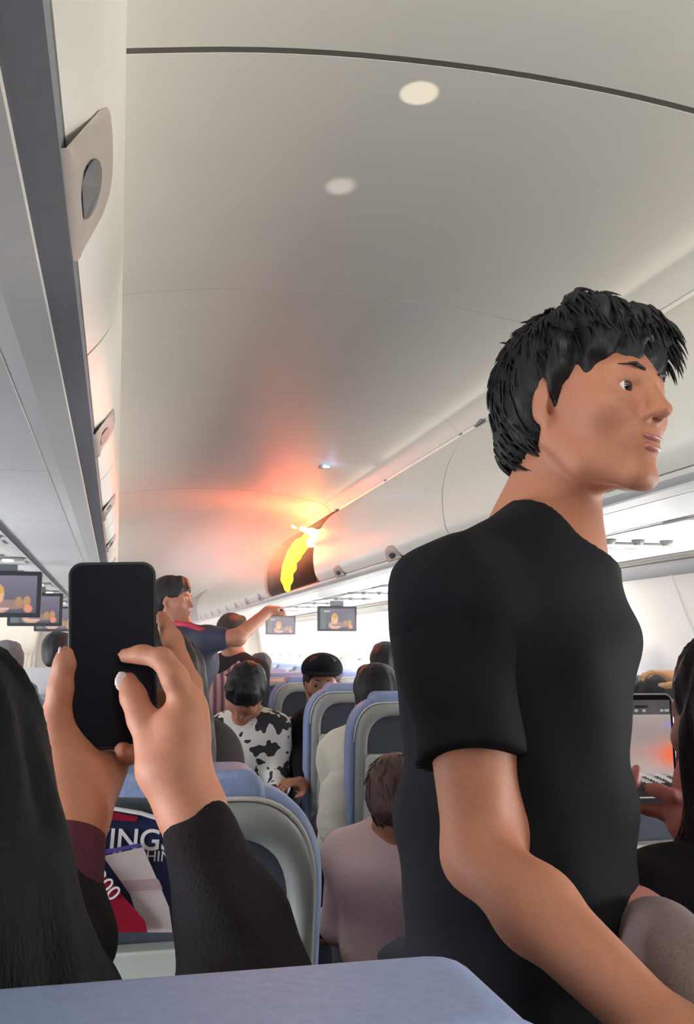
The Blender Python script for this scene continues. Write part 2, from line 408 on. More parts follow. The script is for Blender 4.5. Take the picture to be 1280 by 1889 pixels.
# overhead bins: door face profile (x outward from the aisle, z up)
face = smoothprof([(0.582, 1.680), (0.557, 1.715), (0.546, 1.765), (0.543, 1.83), (0.551, 1.89), (0.572, 1.955), (0.605, 2.015), (0.640, 2.055), (0.672, 2.080)], 3)
def face_x(z): return float(np.interp(z, face[:, 1], face[:, 0]))
def mir(P, s): return [(s*a, b) for a, b in P]
def swept(prof, y0, y1, name, m, parent=None, bevel=0.0):
    return MB().prism([tuple(p) for p in prof], y0, y1).build(name, m, parent, bevel)
def make_bin(s, ya, yb, open_=False, soot=False, lat=None):
    L = yb-ya
    root = empty('overhead_bin', (s*0.95, (ya+yb)/2, 1.68))
    g = 0.004
    inner = [(a+0.018, b-(0.0 if i else -0.0)) for i, (a, b) in enumerate(face)]
    def K(o): return keep(o, root)
    mm = m_bin
    # bucket floor, back, top, end walls
    shell = MB()
    shell.prism(mir([(0.60, 1.672), (1.42, 1.668), (1.50, 1.70), (1.50, 1.715), (1.40, 1.69), (0.60, 1.69)], s), ya+g, yb-g)
    shell.prism(mir([(1.50, 1.70), (1.62, 1.86), (1.45, 2.12), (1.20, 2.20), (1.19, 2.185), (1.43, 2.11), (1.60, 1.86), (1.485, 1.715)], s), ya+g, yb-g)
    shell.prism(mir([(0.675, 2.07), (1.20, 2.185), (1.20, 2.20), (0.665, 2.088)], s), ya+g, yb-g)
    K(shell.build('bin_shell', m_soot if soot else mm, None))
    ends = [(0.60, 1.69)]+[(a+0.02, b) for a, b in face[1:]]+[(0.68, 2.08), (1.2, 2.185), (1.44, 2.11), (1.6, 1.86), (1.49, 1.70)]
    for y in (ya+g, yb-g-0.016):
        K(swept(mir(ends, s), y, y+0.016, 'end_wall', m_soot if soot else mm))
    if not open_:
        d = MB().prism(mir(list(face)+[(a+0.018, b) for a, b in face[::-1]], s), ya+g, yb-g)
        dd = K(d.build('door', mm, None)); dd.data.polygons.foreach_set('use_smooth', [True]*len(dd.data.polygons))
        b_ = bmesh.new(); b_.from_mesh(dd.data)
        for e in b_.edges:
            if len(e.link_faces) == 2 and e.calc_face_angle(0) > 0.6: e.smooth = False
        b_.to_mesh(dd.data); b_.free()
        # latch: a D shaped blister rising from the lower door edge with a dark paddle in its foot
    for yc in (lat or []):
        nu, nv = 16, 8; V = []; F = []
        for i in range(nu+1):
            u = -1+2*i/nu
            hh = 0.058*math.sqrt(max(0, 1-abs(u)**(4.5 if u < 0 else 2.0)))
            for j in range(nv+1):
                v = j/nv
                z = 1.670+hh*v+0.0
                bulge = 0.007*math.sqrt(max(0.0, 1-(abs(u)**2.6)))*math.sqrt(max(0.0, 1-v**2.2))
                x = face_x(max(z, 1.68))-bulge-0.001
                V.append((s*x, yc+0.105*u, z))
        for i in range(nu):
            for j in range(nv):
                a = i*(nv+1)+j; F.append((a, a+1, a+nv+2, a+nv+1))
        n0 = len(V)
        # foot of the blister closes under the door edge
        for i in range(nu+1):
            u = -1+2*i/nu; V.append((s*0.60, yc+0.105*u, 1.667))
        for i in range(nu): F.append((n0+i, i*(nv+1), (i+1)*(nv+1), n0+i+1))
        lt = keep(mk('latch', V, F, m_latch, None, True), root)
        pd = MB().prism([(yc-0.02-0.055*1.0, 1.0), (yc-0.055, 0.0), (yc+0.03, 0.0), (yc+0.052, 1.0)], 0, 1, 'x')
        q = MB(); z0, z1 = 1.672, 1.694
        pts = [(yc-0.005+0.044*math.cos(t)-0.012*math.sin(t), z0+0.015+0.011*math.sin(t)) for t in np.linspace(0, 2*math.pi, 19)[:-1]]
        V2 = [(s*(face_x(max(z, 1.68))-0.0092), y, z) for y, z in pts]+[(s*(face_x(max(z, 1.68))-0.002), y, z) for y, z in pts]
        n = len(pts)
        q.add(V2, [tuple(range(n)), tuple(range(2*n-1, n-1, -1))]+[(i, (i+1) % n, n+(i+1) % n, n+i) for i in range(n)])
        pw = q.build('release_paddle', m_dark, None); pw.parent = lt
    # hinge tab at the top edge
    if not open_:
        K(MB().prism([(yb-0.10, 0.0), (yb-0.10, 0.035), (yb-0.085, 0.018), (yb-0.03, 0.0)], s*0.655, s*0.668, 'x', lambda x, y, z: (x, y, 2.075+z)).build('hinge_cover', m_rail, None))
    return root
left_names = ['nearest grey overhead bin at the top left, its tan latch closest to the camera', 'second closed overhead bin on the left, after the first seam in its lower edge', 'third closed overhead bin on the left side, pinkish latch half way down',
              'fourth closed overhead bin on the left side, tiny pink latch', 'fifth overhead bin on the left, just above the raised phone', 'far overhead bin on the left side, next past the fifth', 'far overhead bin on the left side, seventh along', 'distant overhead bin on the left side, eighth along']
for k in range(-1, 9):
    b = make_bin(-1, 0.25+0.965*k, 0.25+0.965*(k+1), lat=[0.25+0.965*(k+0.5)+0.045])
    if k < 0: lab = 'white overhead bin on the left side behind the camera'
    elif k < 8: lab = left_names[k]
    else: lab = 'overhead bin at the far end of the left row'
    tag(b, lab, 'overhead bin', 'overhead bins on the left side')
rn = {-1: 'pale overhead bin over the right seats, nearest at the right frame edge', 0: 'pale overhead bin behind the dark haired man in the aisle',
      1: 'pale overhead bin just left of the standing man, its latch by his shoulder', 2: 'closed overhead bin on the right beside the burning bin, nearest the flames'}
rb = [(3.13, 5.40, (3.85, 4.86), 'closed overhead bin on the right bordering the fire, two latches on its lower edge'),
      (0.86, 3.13, (1.45, 2.5), 'closed overhead bin on the right behind the standing man head, reaching the right frame edge'),
      (-1.41, 0.86, (-0.8, 0.2), 'closed overhead bin on the right, outside the right frame edge')]
for a, b, lt_, lab in rb:
    tag(make_bin(1, a, b, lat=lt_), lab, 'overhead bin', 'overhead bins on the right side')
tag(make_bin(1, 5.40, 7.28, open_=True, soot=True), 'open sooty overhead bin on the right with flames inside', 'overhead bin')
for k in range(4):
    o = make_bin(1, 7.29+1.6*k, 7.29+1.6*(k+1)-0.005, lat=(7.29+1.6*k+0.4, 7.29+1.6*k+1.2))
    tag(o, ['pale overhead bin on the right directly beyond the burning bin', 'far overhead bin on the right, second beyond the fire', 'distant overhead bin on the right, third beyond the fire', 'most distant overhead bin on the right'][k], 'overhead bin', 'overhead bins on the right side')
# rails along the lower bin edges, service channel, cove trim
for s, nm in ((-1, 'left'), (1, 'right')):
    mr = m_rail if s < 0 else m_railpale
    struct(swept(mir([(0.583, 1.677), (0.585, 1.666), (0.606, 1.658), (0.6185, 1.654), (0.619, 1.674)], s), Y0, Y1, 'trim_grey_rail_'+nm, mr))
    struct(swept(mir([(0.610, 1.666), (0.613, 1.6515), (0.650, 1.648), (0.675, 1.653), (0.675, 1.666)], s), Y0, Y1, 'trim_pale_rail_'+nm, m_railpale))
    # light cove: white reflector between panel and wall
    struct(swept(mir([(1.43, 1.667), (1.43, 1.655), (1.60, 1.70), (1.66, 1.72), (1.66, 1.73), (1.59, 1.715)], s), Y0, Y1, 'trim_light_cove_'+nm, m_white))
    struct(swept(mir([(1.63, 1.655), (1.66, 1.650), (1.80, 1.575), (1.80, 1.59), (1.66, 1.665)], s), Y0, Y1, 'trim_air_grille_'+nm, m_psugrey))
    # side wall: curved panels with raised joints and real window openings
    wp = smoothprof([(1.72, 0.0), (1.80, 0.35), (1.825, 0.75), (1.82, 1.05), (1.79, 1.35), (1.74, 1.60), (1.68, 1.75)], 3)
    root = None
    yb_ = Y0; pitch = 0.80
    wy = [0.55+0.8*k for k in range(-3, 20)]
    def wx(z): return float(np.interp(z, wp[:, 1], wp[:, 0]))
    V = []; F = []
    zs = [0.0, 0.3, 0.6, 0.82, 0.85, 1.0, 1.10, 1.15, 1.19, 1.35, 1.45, 1.55, 1.65, 1.75]
    ys = [Y0]
    for w in wy: ys += [w-0.12, w+0.12]
    ys.append(Y1)
    for y in ys:
        for z in zs: V.append((s*wx(z), y, z))
    nz_ = len(zs)
    for i in range(len(ys)-1):
        hole = (i % 2 == 1)
        for j in range(nz_-1):
            if hole and 0.84 < zs[j] < 1.18: continue
            a = i*nz_+j; F.append((a, a+1, a+nz_+1, a+nz_))
    w_ = mk('wall_'+nm, V, F, m_wall, None, True); struct(w_)
    md = w_.modifiers.new('th', 'SOLIDIFY'); md.thickness = 0.03; md.offset = -1 if s < 0 else -1
    for k, y in enumerate(wy):
        if y < 0 or y > 15: continue
        fr = MB()
        o1 = round_rect(y, 1.02, 0.27, 0.37, 0.08); i1 = round_rect(y, 1.02, 0.22, 0.32, 0.07)
        n = len(o1); Vv = [(s*(wx(b)-0.004), a, b) for a, b in o1]+[(s*(wx(b)-0.004), a, b) for a, b in i1]+[(s*(wx(b)+0.03), a, b) for a, b in i1]
        Ff = [(q, (q+1) % n, n+(q+1) % n, n+q) for q in range(n)]+[(n+q, n+(q+1) % n, 2*n+(q+1) % n, 2*n+q) for q in range(n)]
        f_ = struct(mk('window_%d' % (k+1+(30 if s > 0 else 0)), Vv, Ff, m_white, None, True))
        shade = MB().box((s*(wx(1.02)+0.036), y, 1.02), (0.004, 0.25, 0.35)).build('window_shade', mat('window_glow_'+nm, (0.9, 0.9, 0.88), 0.5, 0, 20, 0.02, emit=(1.0, 0.98, 0.95), es=2.2 if s > 0 else 0.5), None)
        shade['kind'] = 'structure'; keep(shade, f_)
    # raised joint strips between side panels: slanted, one every second window
    for k in range(11):
        y = 0.1+1.6*k
        V = []; F = []
        for z in np.linspace(0.8, 1.62, 14):
            yy = y-0.0+0.42*((1.62-z)/0.82)**1.6*(-1)+0.35
            for (dy, dx) in ((-0.008, 0), (-0.004, 0.005), (0.004, 0.005), (0.008, 0)):
                V.append((s*(wx(z)-dx-0.0005), yy+dy, z))
        for i in range(13):
            for j in range(3): a = i*4+j; F.append((a, a+4, a+5, a+1))
        struct(mk('trim_wall_joint_'+nm, V, F, m_railpale, None, True))
    # outer fuselage skin keeps outside light away
    struct(MB().box((s*1.93, (Y0+Y1)/2, 1.2), (0.02, Y1-Y0, 2.44)).build('wall_outer_'+nm, m_panel))
struct(MB().box((0, Y1, 1.2), (3.9, 0.04, 2.44)).build('wall_front', m_wall))
struct(MB().box((0, Y0, 1.2), (3.9, 0.04, 2.44)).build('wall_rear', m_wall))

# passenger service units under the bins
def make_psu(s, yc):
    r = empty('service_panel', (s*1.05, yc, 1.655))
    def K(o): o.parent = r; return o
    K(MB().prism(round_rect(0, 0, 0.75, 0.774, 0.004), -0.004, 0.006, 'z').build('panel', m_psu, None, 0.001))
    K(MB().prism(round_rect(s*0.02, 0.02, 0.36, 0.10, 0.04), -0.012, -0.005, 'z').build('lamp_plate', m_psugrey, None, 0.002))
    for k in range(3):
        K(MB().tube([(s*0.02-0.12+0.12*k, 0.02, -0.005), (s*0.02-0.12+0.12*k, 0.02, -0.018)], [0.026, 0.020], 16).build('reading_lamp', MATS.get('lamp_lens') or mat('lamp_lens', (0.9, 0.9, 0.88), 0.2, 0, 20, 0.01, emit=(1, 0.97, 0.9), es=1.6), None, 0, True))
    for k in range(3):
        K(MB().tube([(s*0.02-0.1+0.1*k, -0.10, -0.005), (s*0.02-0.1+0.1*k, -0.10, -0.020)], [0.022, 0.014], 12).build('air_nozzle', m_psugrey, None, 0, True))
    K(MB().box((s*0.0, 0.20, -0.008), (0.30, 0.12, 0.008)).build('oxygen_hatch', m_panel, None, 0.002))
    return r
psuR = make_psu(1, 2.86); tag(psuR, 'white service panel with three reading lamps under the right bins', 'service panel', 'service panels on the right')
psuL = make_psu(-1, 2.3); tag(psuL, 'white service panel under the left bins nearest the left frame edge', 'service panel', 'service panels on the left')
for r_ in (psuR, psuL): index_children(r_)
for (root, s, y0_) in ((psuR, 1, 2.86), (psuL, -1, 2.3)):
    for k in list(range(-2, 0))+list(range(1, 8)):
        y = y0_+0.78*k
        if y < 0.6: continue
        c = copy_tree(root); c.location = (s*1.05, y, 1.655)
        side = 'right' if s > 0 else 'left'
        where = {-2: 'two before the lamp cluster', -1: 'just before the lamp cluster', 1: 'one past the nearest in view', 2: 'two past the nearest in view', 3: 'three past the nearest in view', 4: 'four past the nearest in view', 5: 'five past the nearest in view', 6: 'six past the nearest in view', 7: 'farthest along'}[k]
        c['label'] = 'white service panel under the %s bins, %s' % (side, where)
for s, nm in ((-1, 'left'), (1, 'right')):
    struct(swept(mir([(0.66, 1.668), (0.66, 1.658), (1.44, 1.658), (1.44, 1.668)], s), Y0, Y1, 'trim_channel_'+nm, m_psu))
# dark groove along the left service channel
struct(MB().box((-0.862, (1.9+Y1)/2, 1.645), (0.008, Y1-1.9, 0.006)).build('trim_groove_left', m_dark))
struct(MB().box((1.43, (Y0+Y1)/2, 1.648), (0.008, Y1-Y0, 0.008)).build('trim_groove_right', m_psugrey))
struct(MB().box((0.90, (Y0+Y1)/2, 1.647), (0.005, Y1-Y0, 0.004)).build('trim_groove_inner_right', m_psugrey))

# drop down screens
def picture(kind):
    """procedural moving-image still, as coloured cells of a small grid"""
    nx, nz = 60, 36
    out = []
    for j in range(nz):
        for i in range(nx):
            u = (i+0.5)/nx; v = (j+0.5)/nz
            c = np.array([0.20, 0.18, 0.24])*(0.7+0.5*v)
            if u < 0.16: c = np.array([0.20, 0.24, 0.24])
            def blob(cx, cz, rx, rz, col):
                nonlocal c
                w = max(0, 1-((u-cx)/rx)**2-((v-cz)/rz)**2)
                c = c*(1-min(1, 2.5*w))+np.array(col)*min(1, 2.5*w)
            blob(0.42, 0.18, 0.20, 0.22, (0.80, 0.48, 0.36))
            blob(0.62, 0.22, 0.30, 0.14, (0.42, 0.26, 0.24))
            blob(0.74, 0.30, 0.06, 0.15, (0.55, 0.33, 0.16)); blob(0.86, 0.32, 0.06, 0.15, (0.60, 0.36, 0.18))
            blob(0.42, 0.50, 0.11, 0.30, (0.95, 0.58, 0.30)); blob(0.43, 0.62, 0.09, 0.14, (0.85, 0.45, 0.12))
            blob(0.88, 0.12, 0.07, 0.12, (0.95, 0.36, 0.22))
            if 0.08 < v < 0.14 and 0.3 < u < 0.6: c = np.array([0.85, 0.6, 0.52])
            if 0.84 < v < 0.9 and 0.12 < u < 0.28: c = np.array([0.8, 0.8, 0.8])
            out.append(c)
    return nx, nz, out
def picture_phone():
    nx, nz = 40, 80; out = []
    for j in range(nz):
        for i in range(nx):
            u = (i+0.5)/nx; v = (j+0.5)/nz
            if v > 0.86:
                c = np.array([0.07, 0.07, 0.075])
                if 0.20 < u < 0.50 and 0.93 < v < 0.955: c = np.array([0.01, 0.01, 0.01])
                if abs(v-0.895) < 0.012 and (0.2 < u < 0.27 or 0.38 < u < 0.45 or 0.78 < u < 0.84 or 0.87 < u < 0.97): c = np.array([0.35, 0.35, 0.35])
            elif v > 0.22:
                t = (v-0.22)/0.64
                c = np.array([0.44, 0.36, 0.34])*(1-0.25*math.exp(-((t-0.72)/0.3)**2))
                w = math.exp(-((u-0.95)/0.32)**2-((t-0.42)/0.17)**2); c = c*(1-w)+np.array([0.95, 0.16, 0.03])*w
                w = 0.5*math.exp(-((u-0.5)/0.5)**2-((t-0.45)/0.12)**2); c = c*(1-w)+np.array([0.55, 0.22, 0.20])*w
                w = math.exp(-((u-0.95)/0.12)**2-((t-0.85)/0.05)**2)*0.6; c = c*(1-w)+np.array([0.3, 0.25, 0.7])*w
                if t < 0.14: c = np.array([0.45, 0.41, 0.38])*(0.9+0.2*math.sin(u*19+v*90))
                if t < 0.1 and math.sin(u*23+t*70) > 0.35: c = np.array([0.05, 0.05, 0.05])
            else:
                c = np.array([0.025, 0.025, 0.028])
                if 0.085 < v < 0.10 and 0.2 < u < 0.6: c = np.array([0.4, 0.4, 0.4])
            out.append(c)
    return nx, nz, out
def screen_mesh(name, w, h, pic, strength, parent):
    nx, nz, cols = pic
    V = [((i/nx-0.5)*w, 0, (j/nz-0.5)*h) for j in range(nz+1) for i in range(nx+1)]
    F = [(j*(nx+1)+i, j*(nx+1)+i+1, (j+1)*(nx+1)+i+1, (j+1)*(nx+1)+i) for j in range(nz) for i in range(nx)]
    mn = 'display_light_%.1f' % strength
    if mn not in MATS:
        m = bpy.data.materials.new(mn); m.use_nodes = True; nt = m.node_tree; b = nt.nodes['Principled BSDF']
        a = nt.nodes.new('ShaderNodeAttribute'); a.attribute_name = 'pixel'
        nt.links.new(a.outputs['Color'], b.inputs['Emission Color']); b.inputs['Emission Strength'].default_value = strength
        b.inputs['Base Color'].default_value = (0.01, 0.01, 0.012, 1); b.inputs['Roughness'].default_value = 0.15
        MATS[mn] = m
    o = mk(name, V, F, MATS[mn], parent, False)
    at_ = o.data.color_attributes.new('pixel', 'FLOAT_COLOR', 'CORNER')
    arr = np.repeat(np.array([[*c, 1.0] for c in cols], np.float32), 4, axis=0)
    at_.data.foreach_set('color', arr.ravel())
    return o
def make_screen():
    r = empty('drop_down_screen')
    w, h = 0.295, 0.185
    MB().prism(round_rect(0, -h/2-0.045, w, h, 0.008), -0.012, 0.014).build('housing', m_dark, r, 0.003)
    sc = screen_mesh('display', w-0.035, h-0.035, picture(0), 0.85, r); sc.location = (0, -0.0135, -h/2-0.045)
    MB().box((0, 0.01, -0.02), (0.10, 0.02, 0.06)).build('hinge_arm', m_rail, r, 0.003)
    MB().box((0, 0.03, 0.004), (0.34, 0.16, 0.012)).build('mount_plate', m_psugrey, r, 0.003)
    return r
s0 = make_screen(); index_children(s0)
spots = [(-0.985, 4.1, 1.66, 'drop down screen at the left frame edge, cut off, largest in view'), (-0.985, 5.7, 1.655, 'drop down screen on the left, lower and right of the cut-off one'),
         (-0.985, 7.5, 1.65, 'small drop down screen on the left, half hidden behind the raised phone'), (1.045, 7.0, 1.65, 'larger drop down screen on the right under the bin edge, left of the standing man'),
         (1.02, 9.4, 1.65, 'small faint drop down screen on the right near the bright windows')]
for i, (x, y, z, lab) in enumerate(spots):
    o = s0 if i == 0 else copy_tree(s0)
    o.location = (x, y, z); tag(o, lab, 'screen', 'drop down screens under the bins')

# ================================================================ seats
def outline(hw, z0, z1, flat=0.12, n=10, drop=0.13):
    """half width, bottom, top; flat crown then rounded shoulders"""
    pts = [(-hw+0.01, z0), (hw-0.01, z0)]
    R = []
    for k in range(n+1):
        a = math.pi/2*k/n
        R.append((flat+(hw-flat)*math.sin(a)**0.9, z1-drop+drop*math.cos(a)**0.8 if math.cos(a) > 0 else z1-drop))
    right = R[::-1]
    left = [(-x, z) for x, z in R]
    return pts+right+left
def lean(z): return -0.13*(z-0.45)+0.0
def make_seat(name='passenger_seat', lit='A'):
    r = empty(name)
    off = lambda x, y, z: (x, y+lean(z)+0.09, z)
    # cushion
    MB().prism(round_rect(0.36, 0.43, 0.48, 0.12, 0.04), -0.190, 0.190, 'x').build('seat_cushion', m_navy, r, 0.02)
    MB().prism(outline(0.226, 0.44, 1.140, 0.10, 12, 0.15), 0.0, 0.085, 'y', off).build('backrest', m_blue, r, 0.018, seg=3)
    MB().prism(outline(0.145, 0.93, 1.158, 0.11, 8, 0.05), -0.006, 0.105, 'y', off).build('headrest_cover', m_blue, r, 0.014, seg=3)
    sh = MB(); 
    # grey rear shell as a rim round a deep recess
    o1 = outline(0.205, 0.46, 1.118, 0.11); i1 = outline(0.172, 0.60, 1.078, 0.09, 10, 0.10)
    n = len(o1)
    V = []
    for (o_, y) in ((o1, -0.010), (o1, -0.034), ([(a*0.975, (b-0.8)*0.975+0.8) for a, b in o1], -0.052), ([(a*1.04, b+0.008) for a, b in i1], -0.056), (i1, -0.046), (i1, -0.012)):
        V += [off(a, y, b) for a, b in o_]
    F = [(k*n+i, k*n+(i+1) % n, (k+1)*n+(i+1) % n, (k+1)*n+i) for k in range(5) for i in range(n)]
    sh.add(V, F); s_ = sh.build('rear_shell', m_shell, r); s_.data.polygons.foreach_set('use_smooth', [True]*len(s_.data.polygons))
    pp = [off(a, -0.012, b) for a, b in outline(0.209, 0.50, 1.122, 0.11)]; pp = pp[1:]+[pp[0]]
    MB().tube(pp[:-1], 0.0035, 6).build('piping', m_railpale, r, 0, True)
    MB().prism(outline(0.178, 0.58, 1.085, 0.09, 8, 0.10), -0.022, -0.008, 'y', off).build('literature_recess', m_pocket, r)
    t = MB().prism(round_rect(0, 0.785, 0.360, 0.33, 0.02), -0.064, -0.024, 'y', off).build('tray_table', m_tray, r, 0.005)
    MB().prism(round_rect(0, 0.90, 0.05, 0.022, 0.006), -0.072, -0.063, 'y', off).build('tray_latch', m_grey, t, 0.002)
    MB().prism(round_rect(0, 0.545, 0.33, 0.17, 0.02), -0.066, -0.024, 'y', off).build('lower_pocket', m_navy, r, 0.006)
    for sx in (-1, 1):
        a = MB().prism(round_rect(0.33, 0.655, 0.36, 0.05, 0.02), sx*0.212-0.018, sx*0.212+0.018, 'x').build('armrest', m_grey, r, 0.008)
        MB().prism([(0.13, 0.44), (0.20, 0.44), (0.22, 0.63), (0.14, 0.63)], sx*0.212-0.012, sx*0.212+0.012, 'x').build('armrest_post', m_navy, a, 0.003)
        MB().prism([(0.12, 0.0), (0.16, 0.0), (0.24, 0.37), (0.18, 0.37)], sx*0.19-0.012, sx*0.19+0.012, 'x').build('leg', m_metal, r, 0.003)
        MB().prism([(0.44, 0.0), (0.48, 0.0), (0.42, 0.37), (0.36, 0.37)], sx*0.19-0.012, sx*0.19+0.012, 'x').build('leg', m_metal, r, 0.003)
    return r
seat0 = make_seat(); index_children(seat0)
SB = -0.085         # shift so that the top of the back sits on the row line
LROWS = [0.42, 1.30, 2.08, 2.86, 3.64, 4.42, 5.2, 5.98, 6.76, 7.54, 8.4, 9.3]
RROWS = [0.17, 0.95, 1.73, 2.51, 3.29, 4.07, 5.06, 5.85, 6.65, 7.45, 8.25, 9.1]
ordn = ['front', 'second', 'third', 'fourth', 'fifth', 'sixth', 'seventh', 'eighth', 'ninth', 'tenth', 'eleventh', 'twelfth']
first = True
SEATS = {}
for side, rows in ((-1, LROWS), (1, RROWS)):
    for i, y in enumerate(rows):
        for c in range(3):
            if (i > 8 and c == 2): continue
            if first: o = seat0; first = False
            else: o = copy_tree(seat0)
            o.location = (side*(0.48+0.47*c), y+0.0, 0)
            sd = 'left' if side < 0 else 'right'; cc = ['aisle', 'middle', 'window'][c]
            lab = '%s seat with pale blue headrest on the %s, %s row from the camera' % (cc, sd, ordn[i])
            if (side, i, c) == (-1, 0, 0): lab = 'pale blue seat top filling the bottom edge of the photo'
            if (side, i, c) == (-1, 1, 0): lab = 'grey backed seat with magazines in its pocket, behind the raised phone'
            if (side, i, c) == (1, 2, 0): lab = 'pale grey backed seat below the right hand phone, right of the standing man'
            if (side, i, c) == (1, 4, 0): lab = 'seat with pale grey tray and blue rim touching the standing man back'
            if (side, i, c) == (1, 5, 0): lab = 'greyer seat with a navy lower back, behind the cream sleeve'
            if (side, i, c) == (1, 6, 0): lab = 'blue rimmed seat with pale tray left of the man in the black cap'
            tag(o, lab, 'seat', 'rows of seats on the %s' % sd)
            SEATS[(side, i, c)] = o
# ================================================================ people
def frame(fw, up=(0, 0, 1)):
    f = nrm(fw); u = np.array(up, float); u = nrm(u-f*np.dot(u, f)); r = np.cross(f, u)
    return np.array([r, f, u])          # rows: person's right, forward, up
def head(S, c, Fm, s=1.0, k=1.0, ears=True, neck=True, nr=0.056):
    c = np.array(c, float); L = lambda a, b, z: c+s*(a*Fm[0]+b*Fm[1]+z*Fm[2])
    def E(p, r, k_, mode='+', R=None): S.ell(L(*p), np.array(r)*s, Fm if R is None else R, k_*s, mode)
    def Cp(p, q, ra, rb, k_, mode='+'): S.cap(L(*p), L(*q), ra*s, rb*s, k_*s, mode)
    E((0, -0.014, 0.036), (0.075, 0.094, 0.079), 0.02)
    E((0, 0.022, -0.010), (0.065, 0.074, 0.085), 0.03)
    E((0, 0.034, -0.068), (0.048, 0.050, 0.044), 0.03)
    for q in (-1, 1):
        Cp((q*0.061, -0.006, -0.054), (q*0.047, 0.030, -0.088), 0.015, 0.013, 0.022)
        Cp((q*0.047, 0.030, -0.088), (q*0.014, 0.076, -0.106), 0.013, 0.013, 0.02)
        E((q*0.044, 0.058, -0.024), (0.024, 0.026, 0.022), 0.026)
        Cp((q*0.046, 0.074, 0.022), (q*0.012, 0.088, 0.018), 0.009, 0.008, 0.016)
    E((0, 0.080, -0.102), (0.020, 0.014, 0.014), 0.02)
    E((0, 0.078, -0.062), (0.030, 0.020, 0.024), 0.016)
    for q in (-1, 1):
        E((q*0.032, 0.100, 0.000), (0.016, 0.016, 0.009), 0.012, '-')
        E((q*0.032, 0.080, 0.0085), (0.019, 0.0118, 0.0062), 0.004)
        E((q*0.032, 0.080, -0.0095), (0.018, 0.0105, 0.0050), 0.004)
    Cp((0, 0.086, 0.016), (0, 0.100, -0.008), 0.0075, 0.0085, 0.012); Cp((0, 0.100, -0.008), (0, 0.111, -0.026), 0.0085, 0.0105, 0.012)
    E((0, 0.115, -0.030), (0.0110, 0.009, 0.0090), 0.006)
    for q in (-1, 1):
        E((q*0.0125, 0.099, -0.034), (0.007, 0.010, 0.0065), 0.006)
        E((q*0.007, 0.104, -0.0405), (0.0035, 0.006, 0.003), 0.002, '-')
    Cp((-0.020, 0.098, -0.066), (0.020, 0.098, -0.066), 0.0026, 0.0026, 0.004, '-')
    if ears:
        for q in (-1, 1):
            Re = np.array([nrm(Fm[0]*1.0-q*0.35*Fm[1]), nrm(Fm[1]+0.30*Fm[2]*-1+q*0.35*Fm[0]), Fm[2]])
            Re[2] = nrm(np.cross(Re[0], Re[1])); Re[1] = np.cross(Re[2], Re[0])
            E((q*0.0765, -0.010, -0.006), (0.007, 0.017, 0.030), 0.006, '+', Re)
            E((q*0.0745, -0.004, -0.034), (0.006, 0.009, 0.010), 0.006, '+', Re)
            E((q*0.0850, -0.004, -0.004), (0.006, 0.010, 0.019), 0.004, '-', Re)
    return L
def face_parts(body, c, Fm, s=1.0, fine=0.0022, brows=True, gaze=0.0):
    c = np.array(c, float); L = lambda a, b, z: c+s*(a*Fm[0]+b*Fm[1]+z*Fm[2])
    S = Solid(); S.ell(L(0, 0.0985, -0.0605), np.array((0.019, 0.0065, 0.0036))*s, Fm, 0.004); S.ell(L(0, 0.0965, -0.0725), np.array((0.016, 0.0072, 0.0050))*s, Fm, 0.004)
    S.cap(L(-0.020, 0.104, -0.0662), L(0.020, 0.104, -0.0662), 0.0014, k=0.003, mode='-')
    sol('lips', S, fine, m_lips, body)
    for q in (-1, 1):
        e = MB(); V = []; F = []
        cc = L(q*0.032, 0.0785, 0.0); r = 0.0118*s; n = 16; mfl = []
        for i in range(9):
            th = math.pi*i/8
            for j in range(n):
                ph = 2*math.pi*j/n
                V.append(cc+r*(math.cos(th)*Fm[1]+math.sin(th)*(math.cos(ph)*Fm[0]+math.sin(ph)*Fm[2])))
        for i in range(8):
            for j in range(n): F.append((i*n+j, i*n+(j+1) % n, (i+1)*n+(j+1) % n, (i+1)*n+j)); mfl.append(1 if i < 2 else 0)
        o = mk('eye', V, F, None, None, True, mats=[m_eye, m_iris], fm=mfl); keep(o, body)
        if brows:
            b = Solid(); b.chain([L(q*0.014, 0.0985, 0.022), L(q*0.030, 0.0965, 0.026), L(q*0.048, 0.0835, 0.024)], [0.0024*s, 0.0026*s, 0.0014*s], 0.003)
            sol('eyebrow', b, fine, m_hair, body, smooth=1)
def hair_noise(c, Fm, amp=0.004, f=55.0, seed=0.0):
    c = np.array(c, float)
    def n(P):
        Q = (P-c)@Fm.T
        th = np.arctan2(Q[:, 0], Q[:, 1])
        a = np.sin(th*11+Q[:, 2]*30+seed)+0.7*np.sin(th*23+Q[:, 2]*-25+2+seed)+0.5*np.sin(Q[:, 0]*f*3+Q[:, 1]*f*2.2)
        return (amp*0.5*a).astype(np.float32)
    return n
